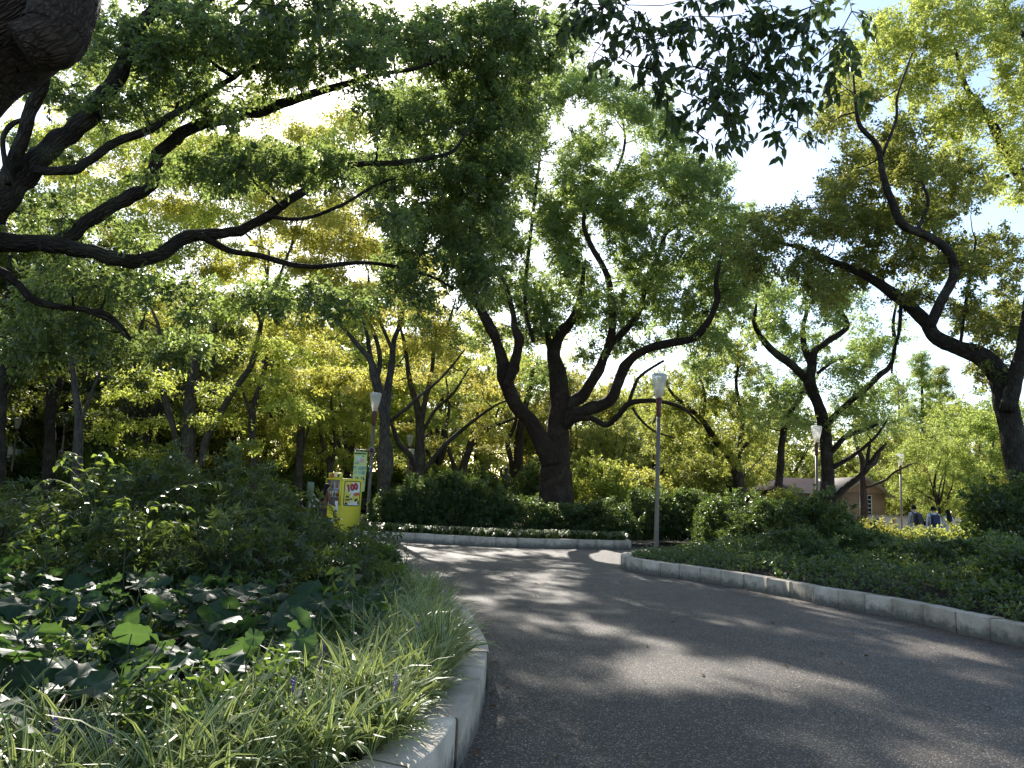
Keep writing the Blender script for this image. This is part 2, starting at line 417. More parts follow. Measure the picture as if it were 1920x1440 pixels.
KH = .30
def kerb(label, pts, inward, closed_w=.27, h=KH, name='planter_kerb'):
    """pts: rows (x, y) of the outer edge at the joints; stones between joints"""
    root = tag(empty(name, (pts[0][0], pts[0][1], 0)), label, 'kerb')
    o0 = np.array([pts[0][0], pts[0][1], 0])
    K = 6
    sp = spline(pts, K)
    tg = norm(np.gradient(sp, axis=0)); nr = np.stack([-tg[:, 1], tg[:, 0]], -1) * inward
    rg = np.random.default_rng(5)
    for i in range(len(pts) - 1):
        s = sp[i * K:(i + 1) * K + 1].copy(); q = nr[i * K:(i + 1) * K + 1]; t = tg[i * K:(i + 1) * K + 1]
        s[0] += t[0] * .003; s[-1] -= t[-1] * .003
        c = .010; hh = h + rg.normal(0, .004)
        off = rg.normal(0, .005)
        prof = [(0, 0), (0, hh - c), (c, hh), (closed_w - c, hh), (closed_w, hh - c), (closed_w, 0)]
        V = [];
        for k in range(len(s)):
            for (a, z) in prof: V.append((*(s[k] + q[k] * (a + off)), z))
        n = len(prof); Q = []
        for k in range(len(s) - 1):
            for j in range(n - 1):
                f = (k * n + j, (k + 1) * n + j, (k + 1) * n + j + 1, k * n + j + 1); Q.append(f if inward < 0 else f[::-1])
        T6 = [list(range(n)), list(range((len(s) - 1) * n, len(s) * n))[::-1]]
        me = make_mesh('kerb_stone', np.array(V) - o0, [np.array(Q), np.array(T6)], [M['kerb']])
        obj('kerb_stone', me, root)
    return sp, nr
def bed(name, poly, h, seed, inset_edge=True):
    """a bed of soil, gently mounded"""
    poly = np.array(poly); c = poly.mean(0)
    rings = [1.0, .9, .7, .4, .0]; rg = np.random.default_rng(seed)
    V = []; n = len(poly)
    for r in rings[:-1]:
        p = c + (poly - c) * r
        z = h + (1 - r) * .12 + rg.normal(0, .015, n) * (r < 1)
        V += [(x, y, k) for (x, y), k in zip(p, z)]
    V.append((c[0], c[1], h + .12))
    Q = [(i * n + j, i * n + (j + 1) % n, (i + 1) * n + (j + 1) % n, (i + 1) * n + j) for i in range(len(rings) - 2) for j in range(n)]
    b0 = (len(rings) - 2) * n
    T = [(b0 + j, b0 + (j + 1) % n, len(V) - 1) for j in range(n)]
    return tag(obj(name, make_mesh(name, V, [np.array(Q), np.array(T)], [M['soil']])), kind='structure')

# left bed: kerb bulging into the path
lp = [(-4.6, 1.5), (-3.1, 1.9), (-1.9, 2.45), (-1.05, 3.12)] + [tuple(G(u, v, KH)[:2]) for u, v in ((769, 1440), (858, 1347), (902, 1275), (915, 1222), (903, 1186), (872, 1138))]
lp = [lp[0], lp[1], lp[2], lp[3]] + lp[4:] + [(-.85, 10.5), (-1.5, 12.0), (-2.4, 13.7), (-3.5, 15.2), (-4.9, 16.5), (-6.8, 17.6), (-9.0, 18.4), (-11.5, 18.9), (-14.5, 19.2)]
LK, LN = kerb('pale granite kerb curving round the near left bed of lilyturf', lp, 1)
left_in = LK + LN * .2
bed('planting_bed', list(map(tuple, left_in[::3])) + [(-20, 19.2), (-20, 1.5)], .22, 1)
# right bed: tapering tip, then sweeping to the right edge
rp = [tuple(G(u, v, .28)[:2]) for u, v in ((1205, 1050), (1239, 1055), (1275, 1059), (1313, 1064), (1354, 1070), (1395, 1076), (1437, 1083), (1480, 1090), (1525, 1099), (1572, 1106), (1622, 1114), (1674, 1122), (1731, 1133), (1792, 1147), (1856, 1159), (1920, 1171))]
tip = [(6.6, 22.6), (5.6, 22.0), (4.6, 21.3), (3.6, 20.5), (2.95, 19.6), (2.72, 18.8)]
e = np.array(rp[-1]); dv = np.array(rp[-1]) - np.array(rp[-2]); 
rp = tip + [tuple(G(1172, 1044, .28)[:2])] + rp + [tuple(e + dv * k) for k in (1, 2, 3, 4, 5, 6, 7)]
RK, RN = kerb('granite kerb sweeping from the rounded tip to the right edge', rp, -1 if False else 1, .25, .28)
right_in = RK + RN * .18
right_poly = list(map(tuple, right_in[::4])) + [(22, 4.5), (24, 22), (14, 25)]
bed('planting_bed', right_poly, .21, 2)
# far bed behind the crossing path
fp = [tuple(G(u, v, .27)[:2]) for u, v in ((670, 995), (716, 997), (779, 1000), (815, 1002), (852, 1004), (891, 1006), (930, 1008), (971, 1009), (1022, 1010.5), (1082, 1011.5), (1118, 1012.5), (1151, 1013.3), (1184, 1014))]
FK, FN = kerb('straight dark-stained kerb under the lilyturf beyond the crossing path', fp, 1, .22, .27)
a = fp[-1]
kerb('short kerb returning behind the far bed corner', [(a[0] + .0, a[1] + .24), (a[0] + .05, a[1] + 1.1), (a[0] + .1, a[1] + 2.0), (a[0] + .2, a[1] + 3.0)], 1, .22, .27)
far_poly = [(p[0], p[1] + .12) for p in fp] + [(4.1, 28.5), (5.0, 31), (7, 36), (8, 42), (-3.5, 44), (-5.2, 38), (-5.4, 30), (-5.1, 27)]
bed('planting_bed', far_poly, .2, 3)
tag(sheet('planting_bed', [(5.5, 28.7), (9.2, 28.7), (16, 52), (7.5, 44)], .03, M['soil']))

# ---------------------------------------------------------------- leaves and trees
LEAF2 = (np.array([(0, 0, 0), (.5, .42, .07), (0, 1, -.1), (-.5, .42, .07)]), [(0, 1, 2), (0, 2, 3)])
LEAF8 = (np.array([(0, 0, 0), (.42, .24, .05), (-.42, .24, .05), (0, .3, -.03), (.40, .56, .04), (-.40, .56, .04), (0, .62, -.06), (0, 1.05, -.16)]),
         [(0, 1, 3), (0, 3, 2), (1, 4, 6), (1, 6, 3), (3, 6, 5), (3, 5, 2), (4, 7, 6), (6, 7, 5)])
LEAF1 = (np.array([(-.5, .08, 0), (.5, .3, .05), (0, 1, -.1)]), [(0, 1, 2)])   # for leaves a pixel or two long
def leaf_arrays(pos, d, up, L, W, tpl=LEAF2):
    d = norm(d); nrm = up - d * np.sum(up * d, -1, keepdims=True); nrm = norm(nrm); s = np.cross(d, nrm)
    t, f = tpl; k = len(t); n = len(pos)
    L = np.broadcast_to(L, n)[:, None, None]; W = np.broadcast_to(W, n)[:, None, None]
    V = pos[:, None] + s[:, None] * t[None, :, :1] * W + d[:, None] * t[None, :, 1:2] * L + nrm[:, None] * t[None, :, 2:] * L
    Fc = (np.arange(n)[:, None, None] * k + np.array(f)[None]).reshape(-1, len(f[0]))
    return V.reshape(-1, 3), Fc, k
def leaf_mesh(name, pos, d, up, L, W, mat, rnd, tpl=LEAF2):
    V, Fc, k = leaf_arrays(pos, d, up, L, W, tpl)
    return make_mesh(name, V, [Fc], [mat], {'rnd': np.repeat(np.clip(rnd, 0, 1), k)})
def clump_leaves(C, R, ntw, nlf, rg, flat=.8, droop=.15, upb=.25, tilt=.75, hang=.25):
    """twigs radiate from every clump centre and carry the leaves"""
    n = len(C); R = np.broadcast_to(R, n)
    tw = rg.normal(0, 1, (n, ntw, 3)); tw = norm(tw); tw[..., 2] = tw[..., 2] * flat + upb * flat; 
    ln = rg.uniform(.65, 1.15, (n, ntw, 1))
    s = rg.uniform(.25, 1.05, (n, ntw, nlf, 1)) ** .8
    p = C[:, None, None] + tw[:, :, None] * ln[:, :, None] * s * R[:, None, None, None]
    p[..., 2] -= (droop * R)[:, None, None] * s[..., 0] ** 2
    p += rg.normal(0, .085, p.shape) * R[:, None, None, None]
    d = norm(tw[:, :, None] * .7 + rg.normal(0, .55, p.shape) + np.array([0, 0, -hang]))
    up = norm(np.array([0, 0, 1.0]) + rg.normal(0, tilt, p.shape) * .8)
    rnd = np.repeat(rg.uniform(0, 1, (n, 1, 1)), ntw, 1).repeat(nlf, 2) * .5 + rg.uniform(0, 1, (n, ntw, nlf)) * .5
    return p.reshape(-1, 3), d.reshape(-1, 3), up.reshape(-1, 3), rnd.ravel(), tw * ln, R

def attach(nodes, nr, C, rg, sag=.12, rmax=.09):
    """grow a branch from the nearest wood to every clump centre"""
    paths = []
    nodes = np.array(nodes); nr = np.array(nr)
    dist = np.array([np.min(np.linalg.norm(nodes - c, axis=1)) for c in C])
    for i in np.argsort(dist):
        c = C[i]
        dd = np.linalg.norm(nodes - c, axis=1) + .7 * np.maximum(0, nodes[:, 2] - c[2])
        j = int(np.argmin(dd)); p0 = nodes[j]; D = np.linalg.norm(c - p0)
        if D < .12: continue
        k = max(3, min(7, int(D / .45) + 2)); t = np.linspace(0, 1, k)[:, None]
        mid = (p0 + c) / 2 + rg.normal(0, 1, 3) * D * .13 + np.array([0, 0, -sag * D * .5])
        path = (1 - t) ** 2 * p0 + 2 * t * (1 - t) * mid + t ** 2 * c
        path[1:-1] += rg.normal(0, .03, (k - 2, 3)) * D
        r0 = min(nr[j] * .7, .012 + .017 * D, rmax)
        r = r0 + (max(.006, r0 * .3) - r0) * t[:, 0]
        paths.append((path, r)); nodes = np.concatenate([nodes, path[1:]]); nr = np.concatenate([nr, r[1:]])
    return paths
def tubes_mesh(name, paths, n, mat, rough=0.0, rg=None):
    Vs, Qs, Bs, o = [], [], [], 0
    for p, r in paths:
        V, Q = tube_arrays(p, r, n, rough, rg); Vs.append(V); Qs.append(Q + o); o += len(V); Bs.append(TUBE_COORDS)
    return make_mesh(name, np.concatenate(Vs), [np.concatenate(Qs)], [mat], {'bark': np.concatenate(Bs)}, smooth=True)

WSC = .84
def trace(pts, d0, d1, k=None):          # rows (u, v, width px) of a limb running from depth d0 to d1, or ('w', x, y, z, r)
    out = []; n = len(pts)
    for i, p in enumerate(pts):
        if p[0] == 'w': out.append(p[1:]); continue
        d = d0 + (d1 - d0) * i / max(1, n - 1)
        q = P(p[0], p[1], d); out.append((*q, p[2] / 2 / F * float(np.dot(q - [0, 0, CAMH], -CMn[:, 2])) * WSC))
    return np.array(out, float)
GAPS = [(575, 185, 30, 16), (1037, 290, 16, 60), (1195, 292, 40, 18), (1465, 300, 66, 75), (1725, 610, 36, 55), (1885, 400, 45, 26), (1010, 60, 20, 20), (655, 20, 30, 22)]   # clearings in the canopy
# clearings along the sun's direction, through which the bright patches on the bed and the path are lit: (x, y, z, radius)
SHAFTS = [(-1.0, 3.5, .4, .55), (-1.9, 3.7, .4, .6), (-.6, 4.2, .4, .4), (-2.6, 3.8, .4, .45), (-4.3, 7.8, 1.7, .3), (-3.3, 7.5, 1.5, .15), (-3.9, 6.0, .6, .25), (*G(1180, 1258, 0), .2), (*G(1290, 1258, 0), .25), (*G(1380, 1262, 0), .2), (*G(1540, 1262, 0), .2), (*G(1600, 1170, 0), .08), (*G(1820, 1270, 0), .08), (*G(1400, 1108, 0), .06), (*G(1480, 1128, 0), .06), (*G(1560, 1150, 0), .06), (*G(1680, 1190, 0), .06), (*G(1760, 1225, 0), .06), (*G(1860, 1230, 0), .06), (*G(1500, 1180, 0), .04), (*G(1100, 1120, 0), .05), (*G(1260, 1090, 0), .05), (*G(1370, 1160, 0), .04), (*G(1120, 1180, 0), .04), (*G(1650, 1320, 0), .04)]
SH = np.array(SHAFTS); SDn = np.array(sdir)
def in_shaft(p, grow):
    q = p - SH[:, :3]; t = q @ SDn; dist = np.linalg.norm(q - t[:, None] * SDn, axis=1)
    return bool(np.any((dist < SH[:, 3] + grow * np.where(SH[:, 2] > .1, .9, .66)) & (t > 0)))
def ell(lst, d, dd, rg, sep=.7, dens=1.0):
    """clump centres spread through ellipsoids given by (u, v, ru, rv[, d])"""
    C = np.zeros((20000, 3)); nc = 0
    for e_ in lst:
        u, v, ru, rv = e_[:4]; dc = e_[4] if len(e_) > 4 else d
        n = max(1, int(dens * (math.pi * ru * rv) * (dc / F) ** 2 / (sep * sep) * 1.5))
        for _ in range(n):
            for _try in range(12):
                x = rg.normal(0, 1, 3); x = x / np.linalg.norm(x) * rg.uniform(0, 1) ** .33
                pu, pv_ = u + x[0] * ru, v + x[1] * rv
                if dc > 9 and any(((pu - a) / c) ** 2 + ((pv_ - b) / e2) ** 2 < 1 for a, b, c, e2 in GAPS): continue
                p = P(pu, pv_, dc + x[2] * dd)
                if dc > 9 and in_shaft(p, sep * .95): continue
                q_ = C[max(0, nc - 300):nc] - p
                if nc == 0 or np.min(np.einsum('ij,ij->i', q_, q_)) > (sep * .62) ** 2: C[nc] = p; nc += 1; break
    return C[:nc].copy()

def build_tree(name, label, base, limbs, C, bark, leaf, rg, R=.9, ntw=10, nlf=34, L=.12, W=.06, flat=.8, droop=.15, tpl=LEAF2,
               cat='tree', group=None, hang=.25, twigs=False, nside=12, rough=.05, upb=.25, sizej=.2, tilt=.75, kseg=5, burl=1.0):
    base = np.array(base, float)
    root = tag(empty(name, base), label, cat, group)
    trunk = None; nodes, nr = [], []
    for i, lb in enumerate(limbs):
        sp = spline(lb, kseg); r = np.maximum(sp[:, 3], .006)
        m_ = len(sp); kn = max(3, m_ // 4)     # burls, slight kinks
        wob = [np.interp(np.linspace(0, 1, m_), np.linspace(0, 1, kn), rg.normal(0, 1, kn)) for _ in range(4)]
        bu = burl * (.35 if i == 0 else 1.0); r = r * (1 + .09 * bu * wob[0]); ed_ = np.sin(np.linspace(0, np.pi, m_)) ** .5
        sp = sp.copy(); sp[:, :3] += np.stack(wob[1:], -1) * (r * .28 * bu * ed_)[:, None]
        V, Q = tube_arrays(sp[:, :3] - base, r, nside if i == 0 else max(7, nside - 3), rough, rg)
        me = make_mesh('trunk' if i == 0 else 'limb', V, [Q], [bark], {'bark': TUBE_COORDS}, smooth=True)
        o = obj('trunk' if i == 0 else 'limb', me, root if i == 0 else trunk)
        if i == 0: trunk = o
        h = sp[:, 2] - base[2]
        keep = h > (1.8 if base[2] < 3 else -9)
        nodes += list(sp[keep, :3]); nr += list(r[keep])
    C = np.asarray(C)
    if len(C):
        paths = attach(nodes, nr, C, rg)
        p, d, up, rnd, tw, RR = clump_leaves(C, R * rg.uniform(1 - sizej, 1 + sizej, len(C)), ntw, nlf, rg, flat, droop, upb, tilt, hang)
        if twigs:
            for i in range(len(C)):
                for k in range(0, ntw, 1 if twigs is True else twigs):
                    e_ = C[i] + tw[i, k] * RR[i]; e_[2] -= droop * RR[i]
                    paths.append((np.array([C[i], (C[i] + e_) / 2 + [0, 0, .04 * RR[i]], e_]), np.array([.005, .004, .002])))
        paths = [(q - base, r) for q, r in paths]
        big = [x for x in paths if x[1][0] > .006]; small = [x for x in paths if x[1][0] <= .006]
        tag(obj('branches', tubes_mesh('branches', big, 5, bark), root), kind='stuff')
        if small: tag(obj('twigs', tubes_mesh('twigs', small, 3, bark), root), kind='stuff')
        n = len(p); s = rg.uniform(.75, 1.2, n)
        tag(obj('crown', leaf_mesh('crown', p - base, d, up, L * s, W * s, leaf, rnd, tpl), root), kind='stuff')
    return root

rg = np.random.default_rng(11)
WSC = 1.0
# --- near camphor: thick bough in the top left corner, sprays hanging in from above
Bb = [('w', -4.4, 2.6, .2, .46), ('w', -4.2, 2.9, 1.5, .40), ('w', -3.6, 3.4, 3.0, .38)]
bough = trace(Bb + [(-200, 190, 250), (-70, 80, 244), (25, 12, 238), (75, -70, 228), (150, -260, 190), (330, -520, 150)], 4.3, 4.9)
bough[:3] = np.array([b[1:] for b in Bb])
over = trace([(60, -40, 150), (170, -190, 120), (420, -330, 96), (760, -330, 84), (1060, -250, 70), (1300, -170, 52), (1560, -150, 36)], 4.5, 7.0)
over2 = trace([(420, -330, 70), (520, -520, 60), (700, -700, 44), (1000, -800, 30)], 5.1, 9.0)
knot = trace([(40, 90, 90), (95, 70, 112), (118, 20, 112), (130, -40, 108), (170, -160, 100)], 4.35, 4.6)
hang_e = [(1085, 20, 60, 45), (1180, 45, 70, 50), (1280, 40, 80, 55), (1390, 45, 80, 60), (1490, 45, 80, 60), (1570, 80, 40, 60), (1290, 150, 70, 40),
          (1370, 160, 80, 50), (1470, 150, 70, 50), (1340, 220, 70, 35), (1430, 235, 70, 35), (1240, 110, 40, 40), (1440, 95, 60, 50), (500, 12, 80, 25), (600, 5, 60, 25), (455, 40, 30, 22), (1050, 55, 40, 30), (1130, 100, 50, 30), (1200, 140, 40, 24), (1585, 140, 30, 40), (1560, 15, 60, 20), (1260, 205, 40, 20), (1320, 270, 30, 14)]
Ch = ell(hang_e, 6.1, .8, rg, .2, 1.0)
up_e = [(1500, -200, 260, 120, 7.5), (1150, -250, 260, 120, 7.5), (800, -300, 260, 140, 7.0), (450, -250, 200, 120, 6.5), (900, -600, 400, 200, 8), (1400, -600, 300, 200, 8.5), (500, -800, 300, 200, 8)]
Cu = ell(up_e, 7, 1.2, rg, .5, .6)
near_tree = build_tree('camphor_tree', 'nearest camphor tree, huge bough in the top left corner, dark sprays hanging overhead',
    (-4.4, 2.6, .2), [bough, over, over2, knot], Cu, M['bark_near'], M['hanging'], rg, R=.42, ntw=8, nlf=14, L=.13, W=.07, nside=56, rough=.012, kseg=18, burl=.12)
# the hanging sprays: drooping twigs with leaves, 300 of them as leaves of their own
p, d, up, rnd, tw, RR = clump_leaves(Ch, rg.uniform(.15, .27, len(Ch)), 4, 6, rg, .7, .3, -.15, .9, .75)
paths = attach(list(over[:, :3]) , list(over[:, 3]), Ch, rg, .0, .016)
for i in range(len(Ch)):
    for k in range(4):
        e_ = Ch[i] + tw[i, k] * RR[i]; e_[2] -= .3 * RR[i]
        paths.append((np.array([Ch[i], (Ch[i] + e_) / 2 + [0, 0, .02], e_]), np.array([.0035, .0028, .0018])))
b0 = np.array([-4.4, 2.6, .2])
tag(obj('hanging_twigs', tubes_mesh('hanging_twigs', [(q - b0, np.minimum(r, .012)) for q, r in paths], 4, M['bark_dark']), near_tree), kind='stuff')
LL = rg.uniform(.07, .112, len(p)); order = rg.permutation(len(p)); own = order[:300]; rest = order[300:]
tag(obj('hanging_leaves', leaf_mesh('hanging_leaves', p[rest] - b0, d[rest], up[rest], LL[rest], LL[rest] * .55, M['hanging'], rnd[rest], LEAF8), near_tree), kind='stuff')
leaf_vars = [make_mesh('leaf', *(lambda a: (a[0], [a[1]]))(leaf_arrays(np.zeros((1, 3)), np.array([[0, 1.0, 0]]), np.array([[0, 0, 1.0]]), 1.0, .55, LEAF8)), [M['hanging']], {'rnd': np.full(8, v)}) for v in (.1, .4, .65, .9)]
def frame_rot(d, up):
    d = d / np.linalg.norm(d); n_ = up - d * np.dot(up, d); n_ /= np.linalg.norm(n_); s = np.cross(d, n_)
    return Matrix(np.stack([s, d, n_], 1).tolist()).to_euler()
for k, i in enumerate(own):
    obj('leaf', leaf_vars[k % 4], near_tree, p[i] - b0, frame_rot(d[i], up[i]), LL[i])

WSC = .82
# --- left camphor: trunk just outside the picture, long limbs reaching in
tb = np.array([-9.4, 10.4, .2])
LA = np.array([(-9.4, 10.4, .2, .55), (-9.3, 10.4, 1.6, .46), (-9.0, 10.3, 3.0, .42), (-8.5, 10.2, 4.2, .38), (-8.3, 10.2, 6.0, .32), (-8.2, 10.4, 8.0, .24), (-7.8, 10.8, 10, .15)])
A0 = trace([('w', -9.1, 10.3, 2.6, .30), ('w', -8.2, 10.1, 3.7, .24), (-70, 470, 46), (0, 457, 44), (70, 456, 40), (115, 452, 36), (150, 425, 28), (200, 392, 30), (243, 372, 31), (284, 348, 30), (294, 310, 28), (306, 283, 28), (332, 254, 28), (372, 236, 26), (420, 224, 25), (470, 214, 24), (530, 194, 22), (572, 180, 20), (632, 163, 16), (700, 142, 12), (780, 128, 8), (850, 100, 5)], 10, 12.5)
A2 = trace([(75, 458, 30), (110, 462, 36), (150, 470, 36), (200, 479, 34), (245, 491, 34), (288, 481, 33), (330, 456, 30), (370, 440, 28), (420, 440, 25), (460, 425, 23), (510, 401, 21), (550, 371, 19), (600, 340, 17), (640, 313, 15), (690, 307, 13), (750, 305, 13), (800, 297, 11), (846, 285, 9), (874, 250, 5), (890, 215, 4)], 10.1, 13)
A3 = trace([(372, 440, 18), (400, 456, 16), (432, 470, 15), (480, 478, 13), (540, 495, 12), (600, 500, 11), (650, 494, 10), (720, 496, 8), (800, 515, 7), (850, 540, 4)], 11, 13.5)
A2b = trace([(500, 405, 10), (540, 411, 9), (580, 407, 8), (640, 386, 8), (700, 350, 7), (745, 332, 4)], 11.3, 12.5)
A2c = trace([(530, 392, 7), (505, 365, 6), (480, 345, 5), (465, 320, 3)], 11.3, 11.0)
Bl = trace([('w', -8.4, 10.2, 4.4, .30), (-60, 430, 64), (0, 385, 58), (30, 352, 54), (62, 310, 50), (100, 272, 46), (140, 236, 42), (172, 208, 40), (195, 178, 36), (225, 130, 32), (255, 70, 29), (278, 32, 28), (300, -6, 27), (340, -90, 22), (380, -200, 16)], 10, 11)
B2 = trace([(62, 318, 20), (100, 321, 20), (140, 318, 21), (170, 297, 20), (220, 266, 19), (280, 241, 18), (322, 214, 16), (362, 195, 15), (400, 170, 13), (430, 150, 12), (456, 134, 10), (490, 121, 6), (540, 110, 4)], 10, 11.5)
B3 = trace([(440, 146, 9), (415, 130, 9), (392, 112, 6)], 11.2, 11)
B4 = trace([(330, 208, 9), (335, 180, 7), (352, 145, 5)], 10.8, 10.8)
Cl = trace([(0, 420, 24), (12, 365, 30), (22, 310, 30), (40, 262, 30), (58, 205, 29), (75, 160, 28), (90, 110, 26), (110, 20, 22), (140, -100, 16)], 10.2, 9.4)
C2 = trace([(16, 345, 14), (6, 270, 12), (20, 236, 12), (55, 221, 9)], 9.7, 10)
Dl = trace([('w', -8.9, 10.3, 3.0, .14), (-60, 500, 22), (0, 508, 20), (28, 530, 18), (60, 560, 17), (100, 572, 15), (160, 581, 13), (200, 590, 12), (228, 612, 10), (246, 636, 5)], 10, 11)
D2 = trace([(150, 580, 9), (180, 590, 8), (212, 607, 7), (245, 640, 4)], 10.6, 10.8)
E1 = trace([(352, 45, 18), (375, 18, 18), (400, -4, 17), (450, -60, 15)], 11, 11.5)
t1_e = [(230, 75, 70, 70), (330, 60, 90, 70), (225, 195, 90, 40), (330, 150, 70, 50), (430, 80, 80, 60), (520, 60, 80, 55), (560, 115, 80, 45), (650, 100, 90, 55), (700, 50, 70, 40, 13),
        (780, 70, 80, 60, 13), (860, 80, 90, 80, 14), (940, 110, 70, 90, 14), (890, 210, 90, 70, 14), (790, 220, 80, 60, 13.5), (710, 205, 60, 40), (910, 320, 80, 80, 14), (830, 330, 60, 50, 13.5), (970, 230, 40, 80, 15),
        (790, 410, 70, 50, 13.5), (880, 420, 80, 50, 14), (600, 320, 70, 40), (470, 300, 70, 40), (690, 430, 70, 40), (500, 545, 90, 32), (630, 555, 80, 35), (760, 555, 60, 35, 13), (380, 570, 90, 35),
        (270, 545, 70, 30), (180, 525, 60, 25), (95, 610, 90, 36), (210, 640, 80, 32), (330, 640, 60, 30), (150, 400, 50, 28), (250, 440, 36, 20), (70, 545, 60, 25), (60, 390, 50, 26), (420, 200, 50, 30), (420, 345, 50, 30), (740, 480, 60, 35, 13),
        (40, 650, 60, 40), (880, 500, 70, 50, 14), (500, 160, 40, 25), (720, 330, 60, 45, 13), (960, 40, 70, 50, 14), (1010, 90, 50, 60, 15), (620, 20, 60, 30), (300, 110, 60, 40), (120, 480, 60, 20), (600, 480, 60, 26), (430, 500, 60, 24), (300, 320, 40, 24), (380, 300, 40, 24), (110, 180, 36, 36), (60, 280, 26, 26), (130, 300, 30, 20), (520, 330, 50, 24), (160, 90, 26, 40)]
C1 = ell(t1_e, 11.2, 1.1, rg, .32, 1.7)
off_e = [(-200, 200, 200, 200, 11), (-150, 600, 150, 100, 11), (200, -200, 300, 160, 12), (700, -160, 300, 120, 13), (-300, -100, 200, 200, 11), (1000, -120, 120, 90, 14.5)]
C1 = np.concatenate([C1, ell(off_e, 11, 1.5, rg, .6, .5)])
left_tree = build_tree('camphor_tree', 'left camphor tree with long mossy limbs reaching in from the left edge', tb, [LA, A0, A2, A3, A2b, A2c, Bl, B2, B3, B4, Cl, C2, Dl, D2, E1], C1,
    M['bark_dark'], leaf_mat('overhanging_camphor_leaf', [(.022, .042, .026), (.039, .066, .036), (.070, .100, .046)], (.42, .54, .13), .48, .34, .65), rg, burl=.65, R=.36, ntw=8, nlf=22, L=.082, W=.044, nside=20, rough=.03, kseg=8, twigs=2, droop=.35, hang=.4, flat=.75)

WSC = .84
# --- central camphor
d = 31
T2 = [trace([(1040, 968, 92), (1040, 930, 78), (1040, 890, 72), (1045, 850, 62), (1046, 800, 52), (1050, 760, 46), (1047, 700, 38), (1040, 660, 30), (1046, 632, 25), (1066, 608, 21), (1081, 580, 17), (1090, 548, 12), (1095, 500, 8)], d, d - 1),
      trace([(1036, 866, 44), (1020, 830, 42), (1000, 800, 38), (975, 775, 35), (955, 745, 32), (945, 715, 29), (940, 680, 27), (930, 640, 24), (916, 610, 22), (900, 580, 20), (880, 555, 17), (866, 530, 14), (862, 490, 10)], d - .4, d - 3),
      trace([(950, 722, 24), (960, 700, 23), (967, 680, 22), (973, 650, 20), (970, 622, 17), (966, 590, 13), (950, 545, 10), (930, 505, 8), (905, 478, 8), (868, 436, 7), (862, 385, 5)], d - 2, d - 3.5),
      trace([(1042, 680, 22), (1032, 652, 18), (1024, 620, 14), (1020, 585, 11), (1010, 530, 7)], d - .6, d),
      trace([(1052, 785, 30), (1072, 757, 29), (1092, 738, 27), (1111, 710, 25), (1130, 680, 23), (1140, 650, 21), (1146, 610, 18), (1143, 540, 15), (1130, 500, 14), (1108, 460, 12), (1095, 425, 11), (1098, 395, 8), (1110, 340, 5)], d - .3, d - 2),
      trace([(1140, 650, 16), (1170, 622, 15), (1198, 585, 13), (1212, 540, 11), (1238, 470, 10), (1246, 440, 9), (1275, 420, 8), (1310, 395, 6)], d - 1, d + 1),
      trace([(1240, 470, 9), (1256, 400, 7), (1268, 350, 5)], d + 1, d + 2),
      trace([(1054, 800, 30), (1075, 778, 30), (1098, 769, 28), (1125, 759, 27), (1150, 740, 26), (1166, 705, 24), (1182, 675, 22), (1212, 652, 18), (1250, 645, 17), (1298, 636, 16), (1328, 602, 15), (1344, 562, 13), (1342, 530, 11), (1350, 490, 7)], d - .5, d - 3),
      trace([(1064, 792, 16), (1086, 786, 13), (1112, 786, 13), (1140, 797, 13), (1160, 780, 12), (1180, 757, 12), (1230, 752, 9), (1280, 765, 7), (1312, 795, 4)], d - .6, d - 4),
      trace([(1178, 760, 9), (1187, 730, 8), (1202, 704, 7), (1245, 676, 5)], d - 2.5, d - 3),
      trace([(1186, 764, 6), (1200, 786, 6), (1225, 806, 5), (1265, 822, 3)], d - 2.7, d - 3),
      trace([(1000, 640, 9), (985, 560, 8), (1000, 400, 7), (1012, 300, 6), (1010, 250, 5), (1040, 200, 4)], d - 2, d + 2),
      trace([(1098, 400, 8), (1150, 330, 7), (1172, 270, 6), (1165, 215, 4)], d, d + 2)]
t2_e = [(1000, 175, 60, 60), (1090, 150, 55, 40), (1155, 190, 55, 40), (1215, 215, 50, 40), (1000, 250, 40, 30), (1100, 282, 55, 45), (1060, 330, 40, 30), (1130, 350, 60, 36), (1205, 335, 50, 36), (1255, 320, 60, 50), (1320, 330, 50, 50),
        (1245, 262, 55, 30), (1300, 400, 70, 50), (1205, 410, 60, 40), (1080, 375, 50, 40), (990, 395, 70, 45), (915, 400, 60, 50), (1010, 455, 70, 40), (940, 535, 80, 50), (1015, 560, 70, 40), (1078, 510, 46, 32), (1200, 500, 50, 40),
        (1285, 500, 70, 50), (1350, 450, 50, 55), (1250, 585, 70, 34), (1350, 560, 60, 55), (1125, 600, 46, 28), (1000, 625, 60, 26), (930, 300, 50, 45), (1290, 625, 50, 24), (930, 465, 50, 36), (880, 620, 40, 26), (1380, 400, 34, 40), (1180, 570, 36, 26), (1390, 520, 40, 50), (1310, 690, 36, 20), (1100, 660, 26, 20), (880, 300, 60, 50), (760, 200, 60, 46), (920, 190, 60, 50), (690, 330, 60, 40), (860, 470, 50, 36), (1060, 60, 50, 36), (780, 290, 60, 50), (840, 190, 50, 46), (820, 390, 50, 36), (960, 300, 40, 50), (1165, 460, 40, 50), (1095, 565, 30, 40), (1190, 640, 50, 22), (1235, 520, 30, 40), (1060, 430, 40, 30), (1150, 400, 36, 30), (1340, 640, 40, 20)]
C2_ = ell(t2_e, 31, 3.4, rg, .70, 1.8)
build_tree('camphor_tree', 'large central camphor tree with forked trunk behind the hedge', P(1040, 968, d) * [1, 1, 0] + [0, 0, .15], T2, C2_, M['bark'], M['camphor'], rg, R=.72, ntw=11, nlf=36, L=.125, W=.075, nside=16, tpl=LEAF1)

WSC = .76
